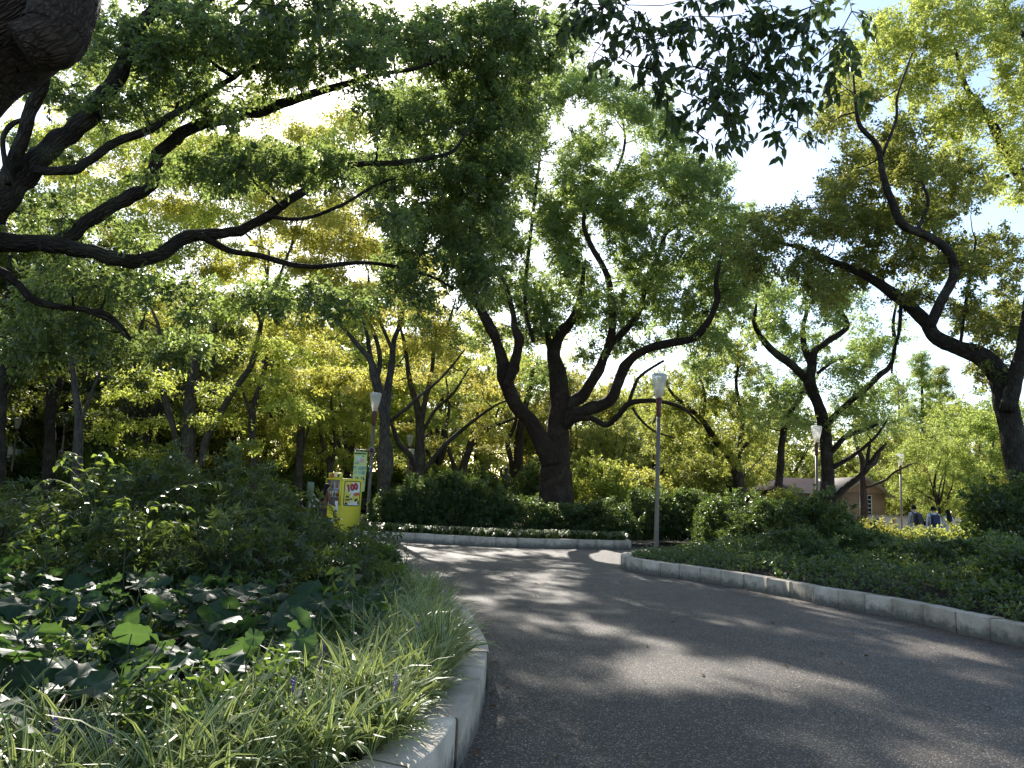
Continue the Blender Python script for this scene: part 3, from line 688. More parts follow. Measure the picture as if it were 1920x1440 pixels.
# --- right camphor leaning in from the right edge, and the golden tree above it
d = 20
b9 = np.array([X_at(1965, 20), 20, .2])
T9 = [np.concatenate([[(b9[0], 20, .2, .55)], trace([(1935, 940, 62), (1910, 880, 56), (1900, 820, 52), (1886, 760, 52), (1872, 705, 52), (1842, 670, 46), (1792, 650, 37), (1752, 630, 34), (1735, 602, 33), (1700, 570, 29), (1660, 540, 25), (1620, 515, 21), (1560, 490, 16), (1500, 465, 10), (1455, 455, 6)], 20, 21.5)]),
      trace([(1890, 770, 36), (1905, 705, 34), (1914, 660, 32), (1925, 600, 28), (1940, 480, 22), (1950, 400, 18)], 20, 19),
      trace([(1745, 612, 24), (1762, 570, 23), (1788, 520, 22), (1782, 475, 21), (1742, 442, 20), (1694, 422, 19), (1672, 380, 18), (1656, 330, 16), (1646, 275, 14), (1612, 236, 12), (1604, 190, 8), (1600, 140, 5)], 19.6, 18.6),
      trace([(1655, 290, 8), (1680, 225, 7), (1683, 180, 6), (1710, 100, 4)], 18.9, 19.5),
      trace([(1720, 432, 10), (1740, 380, 8), (1728, 340, 5)], 19.4, 19.4),
      trace([(1800, 650, 8), (1812, 560, 7), (1830, 450, 5)], 20.3, 20.5),
      trace([(1690, 560, 9), (1686, 620, 8), (1676, 660, 6), (1672, 700, 4)], 20.8, 22)]
t9_e = [(1600, 190, 50, 36), (1560, 240, 40, 26), (1625, 310, 60, 46), (1565, 360, 46, 30), (1720, 335, 60, 46), (1795, 350, 50, 40), (1650, 415, 80, 40), (1545, 420, 70, 40), (1460, 425, 50, 34), (1425, 470, 50, 40),
        (1755, 480, 70, 40), (1850, 490, 70, 50), (1620, 490, 70, 34), (1500, 500, 50, 30), (1885, 600, 50, 60), (1810, 590, 40, 30), (1690, 250, 40, 26), (1720, 560, 40, 24), (1560, 540, 50, 26), (1860, 690, 30, 40), (1680, 290, 50, 30), (1740, 405, 60, 30)]
C9 = ell(t9_e, 21.6, 2.6, rg, .53, 1.9)
build_tree('camphor_tree', 'right camphor tree with a thick trunk leaning in from the right edge', b9, T9, C9, M['bark_dark'], leaf_mat('camphor_leaf_olive', [(.034, .050, .020), (.062, .082, .028), (.110, .122, .038)], (.52, .54, .10), .46), rg, burl=.4, R=.60, ntw=10, nlf=36, L=.098, W=.055, nside=16)
b11 = np.array([X_at(2080, 27), 27, .0])
T11 = [np.array([(b11[0], 27, 0, .5), (b11[0] - .2, 27, 4, .42), (*P(2020, 560, 27), .36), (*P(1980, 430, 27), .28), (*P(1925, 345, 26.5), .22), (*P(1886, 282, 26.5), .18), (*P(1858, 230, 26.5), .16), (*P(1830, 195, 26.5), .14), (*P(1810, 160, 26.5), .09), (*P(1790, 90, 26.5), .05)]),
       trace([(1925, 345, 18), (1950, 200, 16), (1930, 90, 13), (1890, 20, 9), (1880, -60, 6)], 26.5, 26), trace([(1935, 110, 11), (1900, 88, 10), (1860, 70, 6)], 26, 25.5), trace([(1890, 330, 9), (1850, 335, 8), (1815, 325, 5)], 26.5, 26)]
t11_e = [(1700, 55, 80, 46), (1640, 110, 60, 50), (1750, 120, 70, 50), (1850, 50, 80, 50), (1900, 130, 50, 60), (1690, 170, 60, 40), (1800, 210, 60, 40), (1880, 260, 50, 40), (1760, 240, 50, 30), (1860, 330, 50, 26), (1800, 20, 80, 30), (1920, 210, 30, 60), (1720, 10, 60, 20), (1780, 290, 50, 26), (1930, 350, 30, 40)]
C11 = ell(t11_e, 26.5, 2.6, rg, .70, 1.5)
build_tree('camphor_tree', 'golden green tree filling the top right corner', b11, T11, C11, M['bark_dark'], M['camphor_gold'], rg, R=.75, ntw=10, nlf=36, L=.125, W=.075, tpl=LEAF1)

WSC = .84
# --- right-centre camphor and its neighbours
d = 36
T6 = [trace([(1552, 965, 40), (1552, 920, 33), (1550, 860, 29), (1545, 800, 27), (1531, 750, 26), (1516, 712, 29), (1522, 690, 22), (1529, 660, 17), (1552, 640, 15), (1580, 622, 13), (1588, 606, 12), (1576, 580, 10), (1586, 548, 6)], d, d),
      trace([(1518, 716, 20), (1482, 681, 18), (1450, 660, 16), (1426, 630, 13), (1415, 602, 10), (1418, 570, 5)], d, d - 2),
      trace([(1522, 694, 14), (1514, 668, 13), (1505, 640, 12), (1506, 610, 10), (1513, 582, 9), (1506, 545, 5)], d, d + 1),
      trace([(1544, 800, 16), (1580, 765, 14), (1612, 740, 13), (1642, 712, 12), (1666, 690, 11), (1678, 650, 9), (1675, 605, 7), (1683, 560, 4)], d, d - 1),
      trace([(1556, 850, 14), (1585, 820, 13), (1622, 806, 11), (1645, 796, 6)], d, d - 2), trace([(1556, 880, 12), (1600, 855, 9), (1640, 820, 6), (1662, 790, 4)], d, d - 2),
      trace([(1556, 948, 16), (1575, 925, 15), (1597, 905, 14), (1625, 884, 13), (1645, 852, 9), (1662, 830, 5)], d - .2, d - 1.5), trace([(1625, 884, 9), (1627, 850, 8), (1632, 822, 4)], d - 1, d - 1), trace([(1532, 700, 8), (1560, 680, 7), (1582, 672, 4)], d, d)]
t6_e = [(1480, 555, 50, 34), (1440, 615, 40, 30), (1540, 555, 46, 34), (1592, 590, 40, 40), (1605, 680, 46, 36), (1500, 640, 30, 20), (1650, 640, 36, 40), (1650, 740, 46, 28), (1600, 755, 46, 28), (1450, 715, 46, 26), (1640, 800, 46, 22), (1495, 800, 30, 22), (1420, 560, 30, 30), (1560, 720, 24, 20), (1470, 770, 30, 20)]
build_tree('camphor_tree', 'dark camphor tree with spreading limbs in front of the tan pavilion', P(1552, 965, d) * [1, 1, 0], T6, ell(t6_e, 36, 3, rg, .8, 1.6), M['bark_dark'], M['camphor'], rg, R=.85, ntw=10, nlf=42, L=.135, W=.08, tpl=LEAF1)
d = 38
build_tree('leaning_tree', 'slim dark tree trunk leaning right beside the pavilion roof', P(1456, 962, d) * [1, 1, 0], [trace([(1456, 965, 22), (1458, 925, 19), (1463, 880, 17), (1467, 830, 16), (1478, 780, 14), (1500, 745, 11), (1520, 690, 7), (1525, 640, 4)], d, d)],
           ell([(1500, 720, 40, 30), (1470, 660, 40, 30), (1540, 650, 40, 30), (1440, 780, 36, 24)], d, 2, rg, .8), M['bark_dark'], M['camphor'], rg, R=.8, ntw=10, nlf=42, L=.135, W=.08, tpl=LEAF1)
d = 40
build_tree('leaning_tree', 'short sunlit brown trunk right of the pavilion window', P(1621, 985, d) * [1, 1, 0], [trace([(1621, 985, 19), (1620, 940, 16), (1618, 900, 14), (1617, 865, 12), (1608, 840, 8), (1600, 810, 4)], d, d), trace([(1620, 915, 7), (1642, 908, 6), (1660, 900, 6), (1676, 886, 5), (1702, 873, 4), (1715, 868, 2)], d, d - 2), trace([(1618, 885, 7), (1640, 870, 5), (1650, 850, 3)], d, d)],
           ell([(1600, 820, 26, 16), (1640, 840, 24, 14), (1700, 860, 20, 10)], d, 1.5, rg, .8), M['bark'], M['bright'], rg, R=.6, ntw=9, nlf=26, L=.135, W=.08, tpl=LEAF1)
d = 42
T8 = [trace([(1385, 965, 30), (1384, 900, 26), (1376, 868, 24), (1362, 846, 20), (1342, 826, 16), (1318, 788, 13), (1292, 765, 10), (1262, 740, 7), (1240, 700, 4)], d, d - 1),
      trace([(1380, 880, 14), (1388, 830, 12), (1392, 780, 10), (1380, 720, 8), (1390, 660, 5)], d, d), trace([(1372, 860, 10), (1410, 820, 8), (1440, 790, 5)], d, d), trace([(1318, 788, 8), (1322, 740, 7), (1305, 690, 5), (1290, 640, 3)], d, d)]
t8_e = [(1300, 690, 60, 36), (1370, 680, 60, 40), (1340, 750, 70, 36), (1415, 760, 50, 36), (1300, 810, 50, 28), (1400, 830, 50, 28), (1285, 870, 46, 20), (1250, 760, 40, 30), (1230, 830, 40, 26), (1400, 620, 40, 30), (1330, 630, 40, 30), (1345, 860, 50, 22)]
build_tree('camphor_tree', 'sunlit leafy tree with a bowed trunk behind the tall lamp post', P(1385, 965, d) * [1, 1, 0], T8, ell(t8_e, 42, 3, rg, .85, 1.0), M['bark_dark'], M['bright'], rg, R=.9, ntw=10, nlf=44, L=.15, W=.09, tpl=LEAF1)

# --- zelkovas, left and centre
WSC = .72
Z = dict(bark=M['bark_grey'], leaf=M['zelkova'], rg=rg, R=1.1, ntw=11, nlf=46, L=.145, W=.08, tpl=LEAF1, flat=.28, droop=.25, upb=.1, tilt=.5)
d = 29
T3 = [trace([(716, 990, 42), (718, 960, 37), (720, 910, 34), (724, 868, 42), (724, 840, 38), (722, 815, 28), (721, 780, 26), (712, 740, 25), (702, 706, 24), (694, 676, 16), (666, 642, 12), (636, 606, 10), (612, 584, 8), (585, 560, 5)], d, d - 1),
      trace([(702, 712, 15), (694, 660, 13), (684, 610, 11), (668, 570, 8), (655, 530, 5)], d, d), trace([(706, 712, 14), (715, 670, 12), (700, 620, 10), (680, 585, 7)], d, d + 1),
      trace([(724, 790, 20), (728, 730, 18), (735, 690, 17), (741, 640, 14), (751, 600, 11), (762, 540, 7), (765, 480, 4)], d, d + 1),
      trace([(737, 660, 10), (715, 610, 9), (695, 570, 8), (690, 510, 5)], d, d), trace([(731, 790, 10), (760, 766, 9), (790, 740, 8), (822, 714, 7), (852, 680, 6), (872, 655, 4)], d, d - 1)]
t3_e = [(640, 560, 70, 30), (720, 560, 60, 30), (790, 590, 50, 30), (610, 520, 60, 26), (690, 480, 70, 30), (770, 500, 60, 30), (830, 630, 46, 26), (870, 690, 40, 24), (600, 440, 70, 30), (680, 410, 60, 26), (540, 480, 60, 26), (590, 600, 40, 20), (760, 430, 50, 30), (560, 390, 60, 30), (640, 350, 60, 26), (480, 400, 60, 30)]
build_tree('zelkova_tree', 'zelkova tree with swollen mottled trunk beside the bannered lamp', P(716, 990, d) * [1, 1, 0], T3, ell(t3_e, 29, 3, rg, .95, 1.0), **Z)
d = 38
T4 = [trace([(783, 968, 38), (785, 900, 32), (786, 850, 28), (787, 790, 22), (777, 742, 16), (766, 700, 13), (760, 650, 10), (750, 610, 7), (745, 560, 4)], d, d), trace([(787, 800, 16), (800, 742, 14), (810, 700, 12), (816, 650, 9), (836, 620, 7), (855, 560, 4)], d, d),
      trace([(784, 890, 18), (770, 858, 15), (750, 832, 13), (738, 806, 10), (725, 770, 6)], d, d - 2), trace([(788, 892, 14), (830, 838, 12), (870, 802, 10), (910, 772, 8), (942, 754, 6), (975, 745, 3)], d, d - 2), trace([(790, 815, 10), (815, 770, 9), (850, 735, 7), (880, 690, 4)], d, d)]
build_tree('zelkova_tree', 'grey multi-limbed zelkova right of the swollen trunk', P(783, 968, d) * [1, 1, 0], T4, ell([(760, 640, 60, 26), (830, 600, 60, 26), (850, 670, 50, 26), (900, 720, 50, 24), (790, 700, 50, 22), (720, 720, 40, 22), (800, 540, 70, 30), (740, 580, 60, 26), (880, 780, 40, 20), (940, 720, 40, 24), (820, 830, 40, 14), (900, 840, 40, 14), (750, 790, 30, 14), (930, 810, 30, 14)], 40, 3.5, rg, 1.0), **Z)
d = 45
build_tree('zelkova_tree', 'pale slanting zelkova trunks seen left of the central camphor', P(862, 955, d) * [1, 1, 0], [trace([(862, 955, 26), (866, 890, 22), (875, 855, 18), (895, 822, 14), (922, 800, 11), (952, 790, 7), (985, 775, 4)], d, d - 1), trace([(864, 900, 14), (846, 862, 12), (835, 810, 10), (842, 760, 7), (835, 700, 4)], d, d), trace([(868, 880, 10), (888, 800, 9), (905, 750, 7), (925, 700, 4)], d, d)],
           ell([(850, 720, 50, 24), (900, 690, 50, 24), (950, 750, 40, 22), (880, 780, 50, 20), (820, 780, 40, 20), (940, 680, 40, 24)], 45, 3.5, rg, 1.1), **Z)
d = 40
build_tree('twin_trunk_tree', 'dark twin-trunked tree just left of the central camphor', P(972, 965, d) * [1, 1, 0], [trace([(972, 965, 30), (971, 900, 27), (972, 850, 24), (976, 800, 20), (990, 740, 14), (1000, 690, 8)], d, d), trace([(964, 905, 16), (957, 860, 13), (955, 828, 12), (966, 795, 9), (975, 740, 6)], d, d)],
           ell([(990, 720, 46, 28), (960, 680, 40, 26), (1020, 700, 36, 26), (930, 740, 36, 22)], 40, 2.5, rg, .95), M['bark'], M['camphor'], rg, R=.9, ntw=9, nlf=44, L=.15, W=.085, tpl=LEAF1)
d = 30
TL = [trace([(350, 965, 46), (352, 900, 40), (354, 850, 36), (356, 780, 32), (358, 730, 28), (366, 680, 24), (384, 640, 20), (405, 612, 16), (420, 590, 12), (440, 550, 6)], d, d), trace([(352, 905, 30), (338, 858, 22), (325, 800, 19), (308, 750, 16), (300, 700, 14), (299, 650, 12), (296, 610, 8), (280, 570, 5)], d, d - 1),
      trace([(360, 925, 26), (376, 868, 20), (390, 815, 18), (420, 760, 16), (450, 715, 15), (472, 680, 14), (486, 630, 13), (495, 580, 11), (500, 540, 8), (505, 470, 5)], d, d + 1), trace([(490, 610, 8), (480, 580, 7), (470, 545, 4)], d, d), trace([(372, 670, 10), (404, 650, 8), (398, 690, 6), (386, 715, 4)], d, d), trace([(500, 560, 7), (540, 480, 6), (560, 400, 4)], d, d)]
tl_e = [(400, 640, 70, 26), (480, 650, 60, 26), (300, 700, 60, 26), (520, 700, 60, 26), (440, 740, 60, 24), (550, 760, 50, 22), (250, 730, 60, 26), (440, 570, 60, 26), (360, 400, 70, 30), (430, 360, 70, 30), (340, 300, 70, 30), (500, 320, 70, 30), (420, 460, 60, 26), (320, 470, 60, 26), (520, 580, 50, 24), (560, 650, 50, 22), (440, 260, 60, 26), (540, 250, 50, 24), (300, 780, 50, 22), (230, 340, 60, 40), (160, 260, 60, 40), (60, 240, 60, 40), (250, 800, 50, 18), (410, 800, 50, 18), (450, 840, 40, 14), (280, 850, 40, 14), (200, 800, 40, 16), (300, 230, 60, 30), (150, 340, 70, 36), (60, 340, 60, 36), (250, 420, 70, 30), (100, 440, 70, 36), (420, 410, 60, 26), (230, 260, 60, 30), (380, 200, 60, 30), (30, 160, 60, 40), (560, 300, 60, 30), (620, 250, 50, 26), (330, 110, 80, 40), (180, 120, 70, 50), (440, 100, 70, 36)]
build_tree('zelkova_tree', 'three-stemmed zelkova with bowed stems behind the azalea mound', P(350, 965, d) * [1, 1, 0], TL, ell(tl_e, 30, 3.2, rg, 1.0, 1.0), **Z)
ZD = dict(Z); ZD['leaf'] = M['wood_dark']
d = 36
build_tree('zelkova_tree', 'straight pale grey trunk rising behind the azalea mound', P(476, 965, d) * [1, 1, 0], [trace([(476, 965, 25), (475, 900, 22), (474, 830, 20), (474, 780, 18), (485, 730, 14), (497, 690, 11), (504, 640, 9), (512, 590, 8), (500, 520, 7), (490, 450, 6), (480, 390, 4)], d, d), trace([(508, 560, 7), (540, 480, 6), (570, 410, 4)], d, d), trace([(492, 470, 6), (430, 410, 5), (370, 380, 3)], d, d), trace([(474, 795, 10), (464, 765, 9), (455, 730, 6)], d, d)],
           ell([(500, 640, 50, 24), (540, 600, 50, 24), (460, 700, 40, 20), (560, 700, 40, 20), (590, 650, 50, 22), (620, 700, 50, 22), (330, 330, 60, 24), (420, 320, 60, 24), (520, 380, 60, 26), (600, 390, 60, 26), (460, 340, 60, 24), (250, 310, 60, 26), (380, 400, 60, 26), (560, 330, 50, 24), (310, 390, 50, 24), (640, 300, 50, 24), (180, 380, 50, 24), (560, 440, 60, 24), (640, 450, 60, 24), (720, 470, 60, 26), (800, 480, 50, 24), (490, 470, 60, 24), (410, 490, 60, 24), (680, 530, 50, 22), (590, 510, 50, 22), (330, 270, 60, 26), (250, 240, 60, 26), (400, 260, 50, 22), (130, 320, 60, 26), (60, 400, 60, 26), (200, 440, 60, 24), (120, 230, 50, 26), (300, 180, 50, 24), (450, 270, 60, 24), (530, 290, 50, 22), (620, 210, 40, 22), (470, 200, 36, 20), (600, 260, 40, 20), (680, 240, 40, 22), (560, 230, 50, 22), (510, 180, 40, 20), (350, 400, 50, 24), (640, 400, 50, 22), (720, 400, 50, 24), (90, 300, 40, 24)], d, 3, rg, .9, 1.6), **Z)
d = 40
build_tree('zelkova_tree', 'thick pale trunk with a broken top left of the vending machine', P(560, 965, d) * [1, 1, 0], [trace([(560, 965, 26), (560, 900, 22), (562, 850, 20), (564, 800, 19)], d, d), trace([(562, 870, 8), (575, 820, 6), (585, 780, 4)], d, d)], ell([(585, 770, 30, 16), (540, 790, 30, 14)], d, 1.5, rg, .9), **Z)
d = 42
build_tree('zelkova_tree', 'forked grey tree directly behind the vending machine', P(618, 965, d) * [1, 1, 0], [trace([(618, 965, 20), (619, 890, 17), (616, 862, 14), (604, 830, 10), (600, 795, 8), (590, 750, 4)], d, d), trace([(620, 880, 12), (628, 840, 10), (626, 795, 8), (622, 740, 6), (640, 690, 4)], d, d)], ell([(600, 740, 50, 22), (650, 700, 50, 24), (680, 750, 40, 20), (640, 780, 40, 18), (580, 690, 40, 20), (560, 800, 50, 16), (660, 820, 40, 14), (600, 840, 40, 12), (690, 790, 30, 16), (520, 830, 40, 14)], d, 3, rg, .95), **Z)
d = 33
build_tree('woodland_tree', 'dark forked trunk behind the left lamp posts', P(92, 960, d) * [1, 1, 0], [trace([(92, 960, 36), (92, 880, 30), (94, 800, 26), (97, 745, 26), (88, 710, 17), (86, 660, 14), (80, 600, 9), (85, 540, 5)], d, d), trace([(98, 750, 20), (112, 715, 16), (117, 660, 13), (120, 600, 9), (130, 540, 5)], d, d)],
           ell([(90, 560, 70, 30), (150, 580, 70, 30), (40, 600, 60, 30), (180, 650, 60, 30), (120, 500, 70, 30), (40, 500, 60, 30), (20, 700, 50, 26), (200, 540, 50, 26)], d, 3, rg, .95), **dict(ZD, bark=M['bark_dark']))
d = 26
build_tree('woodland_tree', 'smooth grey trunk rising left of the sunlit vine', P(142, 965, d) * [1, 1, 0], [trace([(138, 985, 30), (141, 930, 27), (146, 850, 24), (148, 780, 20), (140, 720, 16), (133, 660, 12), (130, 600, 8)], d, d), trace([(147, 800, 10), (170, 740, 8), (190, 690, 6), (200, 650, 4)], d, d)],
           ell([(140, 620, 60, 26), (200, 660, 50, 24), (90, 650, 40, 20), (230, 700, 40, 20), (190, 760, 40, 18)], d, 2.5, rg, .8), **dict(ZD, R=.85))
d = 28
build_tree('woodland_tree', 'tall brown trunk standing at the left edge', P(-2, 965, d) * [1, 1, 0], [trace([(-2, 975, 34), (0, 900, 28), (2, 800, 25), (4, 720, 23), (10, 640, 20), (14, 560, 15), (20, 480, 10)], d, d), trace([(4, 750, 10), (30, 705, 8), (58, 665, 6), (66, 650, 4)], d, d)],
           ell([(20, 600, 50, 26), (70, 640, 40, 22), (10, 520, 50, 26), (50, 700, 36, 18), (60, 480, 50, 24)], d, 2.5, rg, .85), **dict(ZD, bark=M['bark_dark'], R=.85))

# --- trees farther back: a few kinds, copied
def generic(kind, seed, H, leafm, barkm, N_, R, ntw, nlf, L, W, flat, cone=False, vase=False):
    r2 = np.random.default_rng(seed)
    limbs = [np.array([(0, 0, 0, .019 * H), (r2.normal(0, .1), r2.normal(0, .1), .12 * H, .015 * H), (r2.normal(0, .2), r2.normal(0, .2), .28 * H, .012 * H)] + ([(0, 0, .6 * H, .011 * H), (0, 0, .97 * H, .003 * H)] if cone else [(r2.normal(0, .3), r2.normal(0, .3), .5 * H, .011 * H), (r2.normal(0, .5), r2.normal(0, .5), .75 * H, .005 * H)]))]
    C = []
    if not cone:
        for k in range(7):
            a = k * 2.4 + r2.uniform(-.4, .4); z0 = r2.uniform(.15, .32) * H; t = np.linspace(0, 1, 6)
            o = r2.uniform(.22, .40) * H; zz = r2.uniform(.35, .62) * H
            rr = t ** (1.3 if vase else .9) * o
            limbs.append(np.stack([np.cos(a + t * r2.normal(0, .4)) * rr, np.sin(a + t * r2.normal(0, .4)) * rr, z0 + t * zz * .9, (.009 * H) * (1 - t) + .02], -1))
    for _ in range(N_):
        if cone:
            t = r2.uniform(.1, 1); rr = (1 - t) ** .6 * .2 * H * r2.uniform(.3, 1); a = r2.uniform(0, 6.28); C.append((np.cos(a) * rr, np.sin(a) * rr, t * H))
        else:
            x = r2.normal(0, 1, 3); x = x / np.linalg.norm(x) * r2.uniform(.25, 1) ** .5
            z = .58 + x[2] * .44
            if vase: w = .5 * min(1, .55 + z)
            else: w = .42
            C.append((x[0] * w * H, x[1] * w * H, max(.15, z) * H))
    return build_tree(kind, None, (0, 0, 0), limbs, np.array(C), barkm, leafm, r2, R=R, ntw=ntw, nlf=nlf, L=L * .9, W=W, flat=flat, nside=9, tpl=LEAF1)
kinds = {}
kinds['zg'] = [generic('zelkova_tree', 1, 14, M['zelkova'], M['bark_grey'], 85, 1.35, 10, 42, .22, .12, .3, vase=True), generic('zelkova_tree', 2, 15, M['zelkova'], M['bark_grey'], 85, 1.35, 10, 42, .22, .12, .3, vase=True)]
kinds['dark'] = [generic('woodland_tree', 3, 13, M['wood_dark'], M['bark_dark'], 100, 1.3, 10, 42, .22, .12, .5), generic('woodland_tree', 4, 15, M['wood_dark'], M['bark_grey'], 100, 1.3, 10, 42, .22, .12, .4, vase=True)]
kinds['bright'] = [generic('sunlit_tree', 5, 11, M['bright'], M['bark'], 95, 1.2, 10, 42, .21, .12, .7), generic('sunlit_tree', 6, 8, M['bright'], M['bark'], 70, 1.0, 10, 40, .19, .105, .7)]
kinds['cone'] = [generic('conifer_tree', 7, 19, M['bright'], M['bark'], 120, 1.2, 9, 30, .26, .09, .5, cone=True)]
used = set()
LAB = {'zg': ('golden green zelkova among the woodland behind the vending machine', 'golden zelkovas in the background woodland'),
       'dark': ('dark green woodland tree in the shaded background', 'dark trees in the background woodland'),
       'bright': ('bright sunlit round tree in the background', 'sunlit trees at the back'),
       'cone': ('tall pale feathery conifer far behind the pavilion', 'feathery conifers far right')}
def place(kind, v, u, dd_, s, rz, label=None):
    x = X_at(u, dd_)
    o = kinds[kind][v]
    if (kind, v) in used: o = copy_tree(o)
    used.add((kind, v))
    o.location = (x, dd_, 0); o.rotation_euler = (0, 0, rz); o.scale = (s, s, s)
    tag(o, label or LAB[kind][0], 'tree', LAB[kind][1]); return o
for i, (u, dd_, s) in enumerate([(420, 48, 1.0), (540, 52, 1.05), (650, 50, 1.0), (720, 60, 1.1), (600, 64, 1.1), (480, 66, 1.1), (820, 56, 1.0), (900, 62, 1.05), (780, 74, 1.1), (980, 70, 1.05), (360, 58, 1.0), (680, 80, 1.2), (560, 84, 1.2)]):
    place('zg', i % 2, u, dd_, s, i * 1.7)
for i, (u, dd_, s) in enumerate([(-210, 42, 1.0), (66, 58, 1.05), (185, 52, 1.0), (250, 40, .95), (300, 48, 1.0), (200, 56, 1.1), (80, 60, 1.1), (-20, 54, 1.1), (-140, 46, 1.1), (320, 66, 1.1), (140, 72, 1.2), (-120, 66, 1.2), (240, 78, 1.2), (20, 80, 1.2), (420, 78, 1.2), (-260, 44, 1.1), (-200, 30, 1.0)]):
    place('dark', i % 2, u, dd_, s, i * 2.1)
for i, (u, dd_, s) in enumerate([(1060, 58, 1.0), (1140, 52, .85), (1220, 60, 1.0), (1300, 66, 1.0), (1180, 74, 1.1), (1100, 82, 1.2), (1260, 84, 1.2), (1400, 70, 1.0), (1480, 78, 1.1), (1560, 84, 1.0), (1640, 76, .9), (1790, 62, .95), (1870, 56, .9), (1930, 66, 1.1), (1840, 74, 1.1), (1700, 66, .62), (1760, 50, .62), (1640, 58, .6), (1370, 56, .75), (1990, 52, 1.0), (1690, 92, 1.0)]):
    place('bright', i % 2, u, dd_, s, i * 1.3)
for i, (u, dd_, s) in enumerate([(1735, 88, 1.0), (1770, 96, 1.0), (1690, 100, .9)]): place('cone', 0, u, dd_, s, i)
# the farthest belt of wood, one mass
r3 = np.random.default_rng(77)
n = 380
Cw = np.stack([r3.uniform(-120, 120, n), r3.uniform(100, 125, n), r3.uniform(0, 1, n) ** 1.6 * 14 + .8], -1)
p, d_, up, rnd, _, _ = clump_leaves(Cw, r3.uniform(2.0, 3.2, n), 8, 14, r3, .7, .1)
Cw2 = np.stack([r3.uniform(-95, 95, 300), r3.uniform(92, 99, 300), r3.uniform(.3, 5.5, 300)], -1)
p2, d2, up2, rnd2, _, _ = clump_leaves(Cw2, r3.uniform(1.8, 2.8, 300), 8, 12, r3, .8, .1)
p, d_, up, rnd = np.concatenate([p, p2]), np.concatenate([d_, d2]), np.concatenate([up, up2]), np.concatenate([rnd, rnd2])
tag(obj('far_wood', leaf_mesh('far_wood', p, d_, up, .75, .45, M['wood_dark'], rnd)), 'far belt of dark wood closing the view behind the park trees', 'wood', kind='stuff')

# ---------------------------------------------------------------- shrubs and ground plants
rs = np.random.default_rng(303)
def on_dome(n, rx, ry, h, rg, fill=.5):
    """clump centres through the outer part of half an ellipsoid"""
    x = rg.normal(0, 1, (n, 3)); x = norm(x); x[:, 2] = np.abs(x[:, 2])
    r = rg.uniform(fill, 1, (n, 1)) ** .6
    lump = 1 + .16 * np.sin(x[:, :1] * 7 + rg.uniform(0, 6)) * np.cos(x[:, 1:2] * 6 + rg.uniform(0, 6)) 
    return x * r * lump * np.array([rx, ry, h])
def shrub(name, label, loc, rx, ry, h, leaf, n, R, ntw, nlf, L, W, seed, group=None, rosette=False, cat='shrub', tpl=LEAF2, stems=7, flat=.9, hang=.1):
    r2 = np.random.default_rng(seed)
    root = tag(empty(name, loc), label, cat, group)
    C = on_dome(n, rx, ry, h, r2)
    base = [np.array([r2.normal(0, .12) * rx, r2.normal(0, .12) * ry, 0]) for _ in range(stems)]
    paths = []
    for i in range(min(n, 46)):
        b = base[i % stems]; c = C[i]; t = np.linspace(0, 1, 5)[:, None]
        m = (b + c) / 2 + np.array([0, 0, .12 * h]) + r2.normal(0, .05, 3) * rx
        paths.append(((1 - t) ** 2 * b + 2 * t * (1 - t) * m + t ** 2 * c, .004 + .014 * (1 - t[:, 0])))
    tag(obj('stems', tubes_mesh('stems', paths, 5, M['twig']), root), kind='stuff')
    if rosette:                  # leaves in whorls at the shoot tips
        nt = n * ntw
        tw = norm(r2.normal(0, 1, (nt, 3)) + np.array([0, 0, .45])); cc = np.repeat(C, ntw, 0) + tw * R * r2.uniform(.4, 1.1, (nt, 1))
        a = r2.uniform(0, 6.28, (nt, 1)) + np.arange(nlf) * (6.28 / nlf) + r2.normal(0, .2, (nt, nlf))
        u_ = norm(np.cross(tw, r2.normal(0, 1, (nt, 3)))); v_ = np.cross(tw, u_)
        rad_ = np.cos(a)[..., None] * u_[:, None] + np.sin(a)[..., None] * v_[:, None]
        d_ = norm(rad_ + tw[:, None] * r2.uniform(.1, .7, (nt, nlf, 1)) + np.array([0, 0, -.12]))
        up_ = np.broadcast_to(tw[:, None], d_.shape) + r2.normal(0, .2, d_.shape)
        p_ = np.repeat(cc[:, None], nlf, 1) + tw[:, None] * r2.uniform(-.03, .02, (nt, nlf, 1))
        rnd = np.repeat(r2.uniform(0, 1, (nt, 1)), nlf, 1) * .6 + r2.uniform(0, .4, (nt, nlf))
        p_, d_, up_, rnd = p_.reshape(-1, 3), d_.reshape(-1, 3), up_.reshape(-1, 3), rnd.ravel()
    else:
        p_, d_, up_, rnd, _, _ = clump_leaves(C, R * r2.uniform(.8, 1.2, n), ntw, nlf, r2, flat, .1, .3, .75, hang)
    p_[:, 2] = np.maximum(p_[:, 2], .02)
    s = r2.uniform(.7, 1.2, len(p_))
    tag(obj('foliage', leaf_mesh('foliage', p_, d_, up_, L * s, W * s, leaf, rnd, tpl), root), kind='stuff')
    return root
BZ = .28
_var = {}
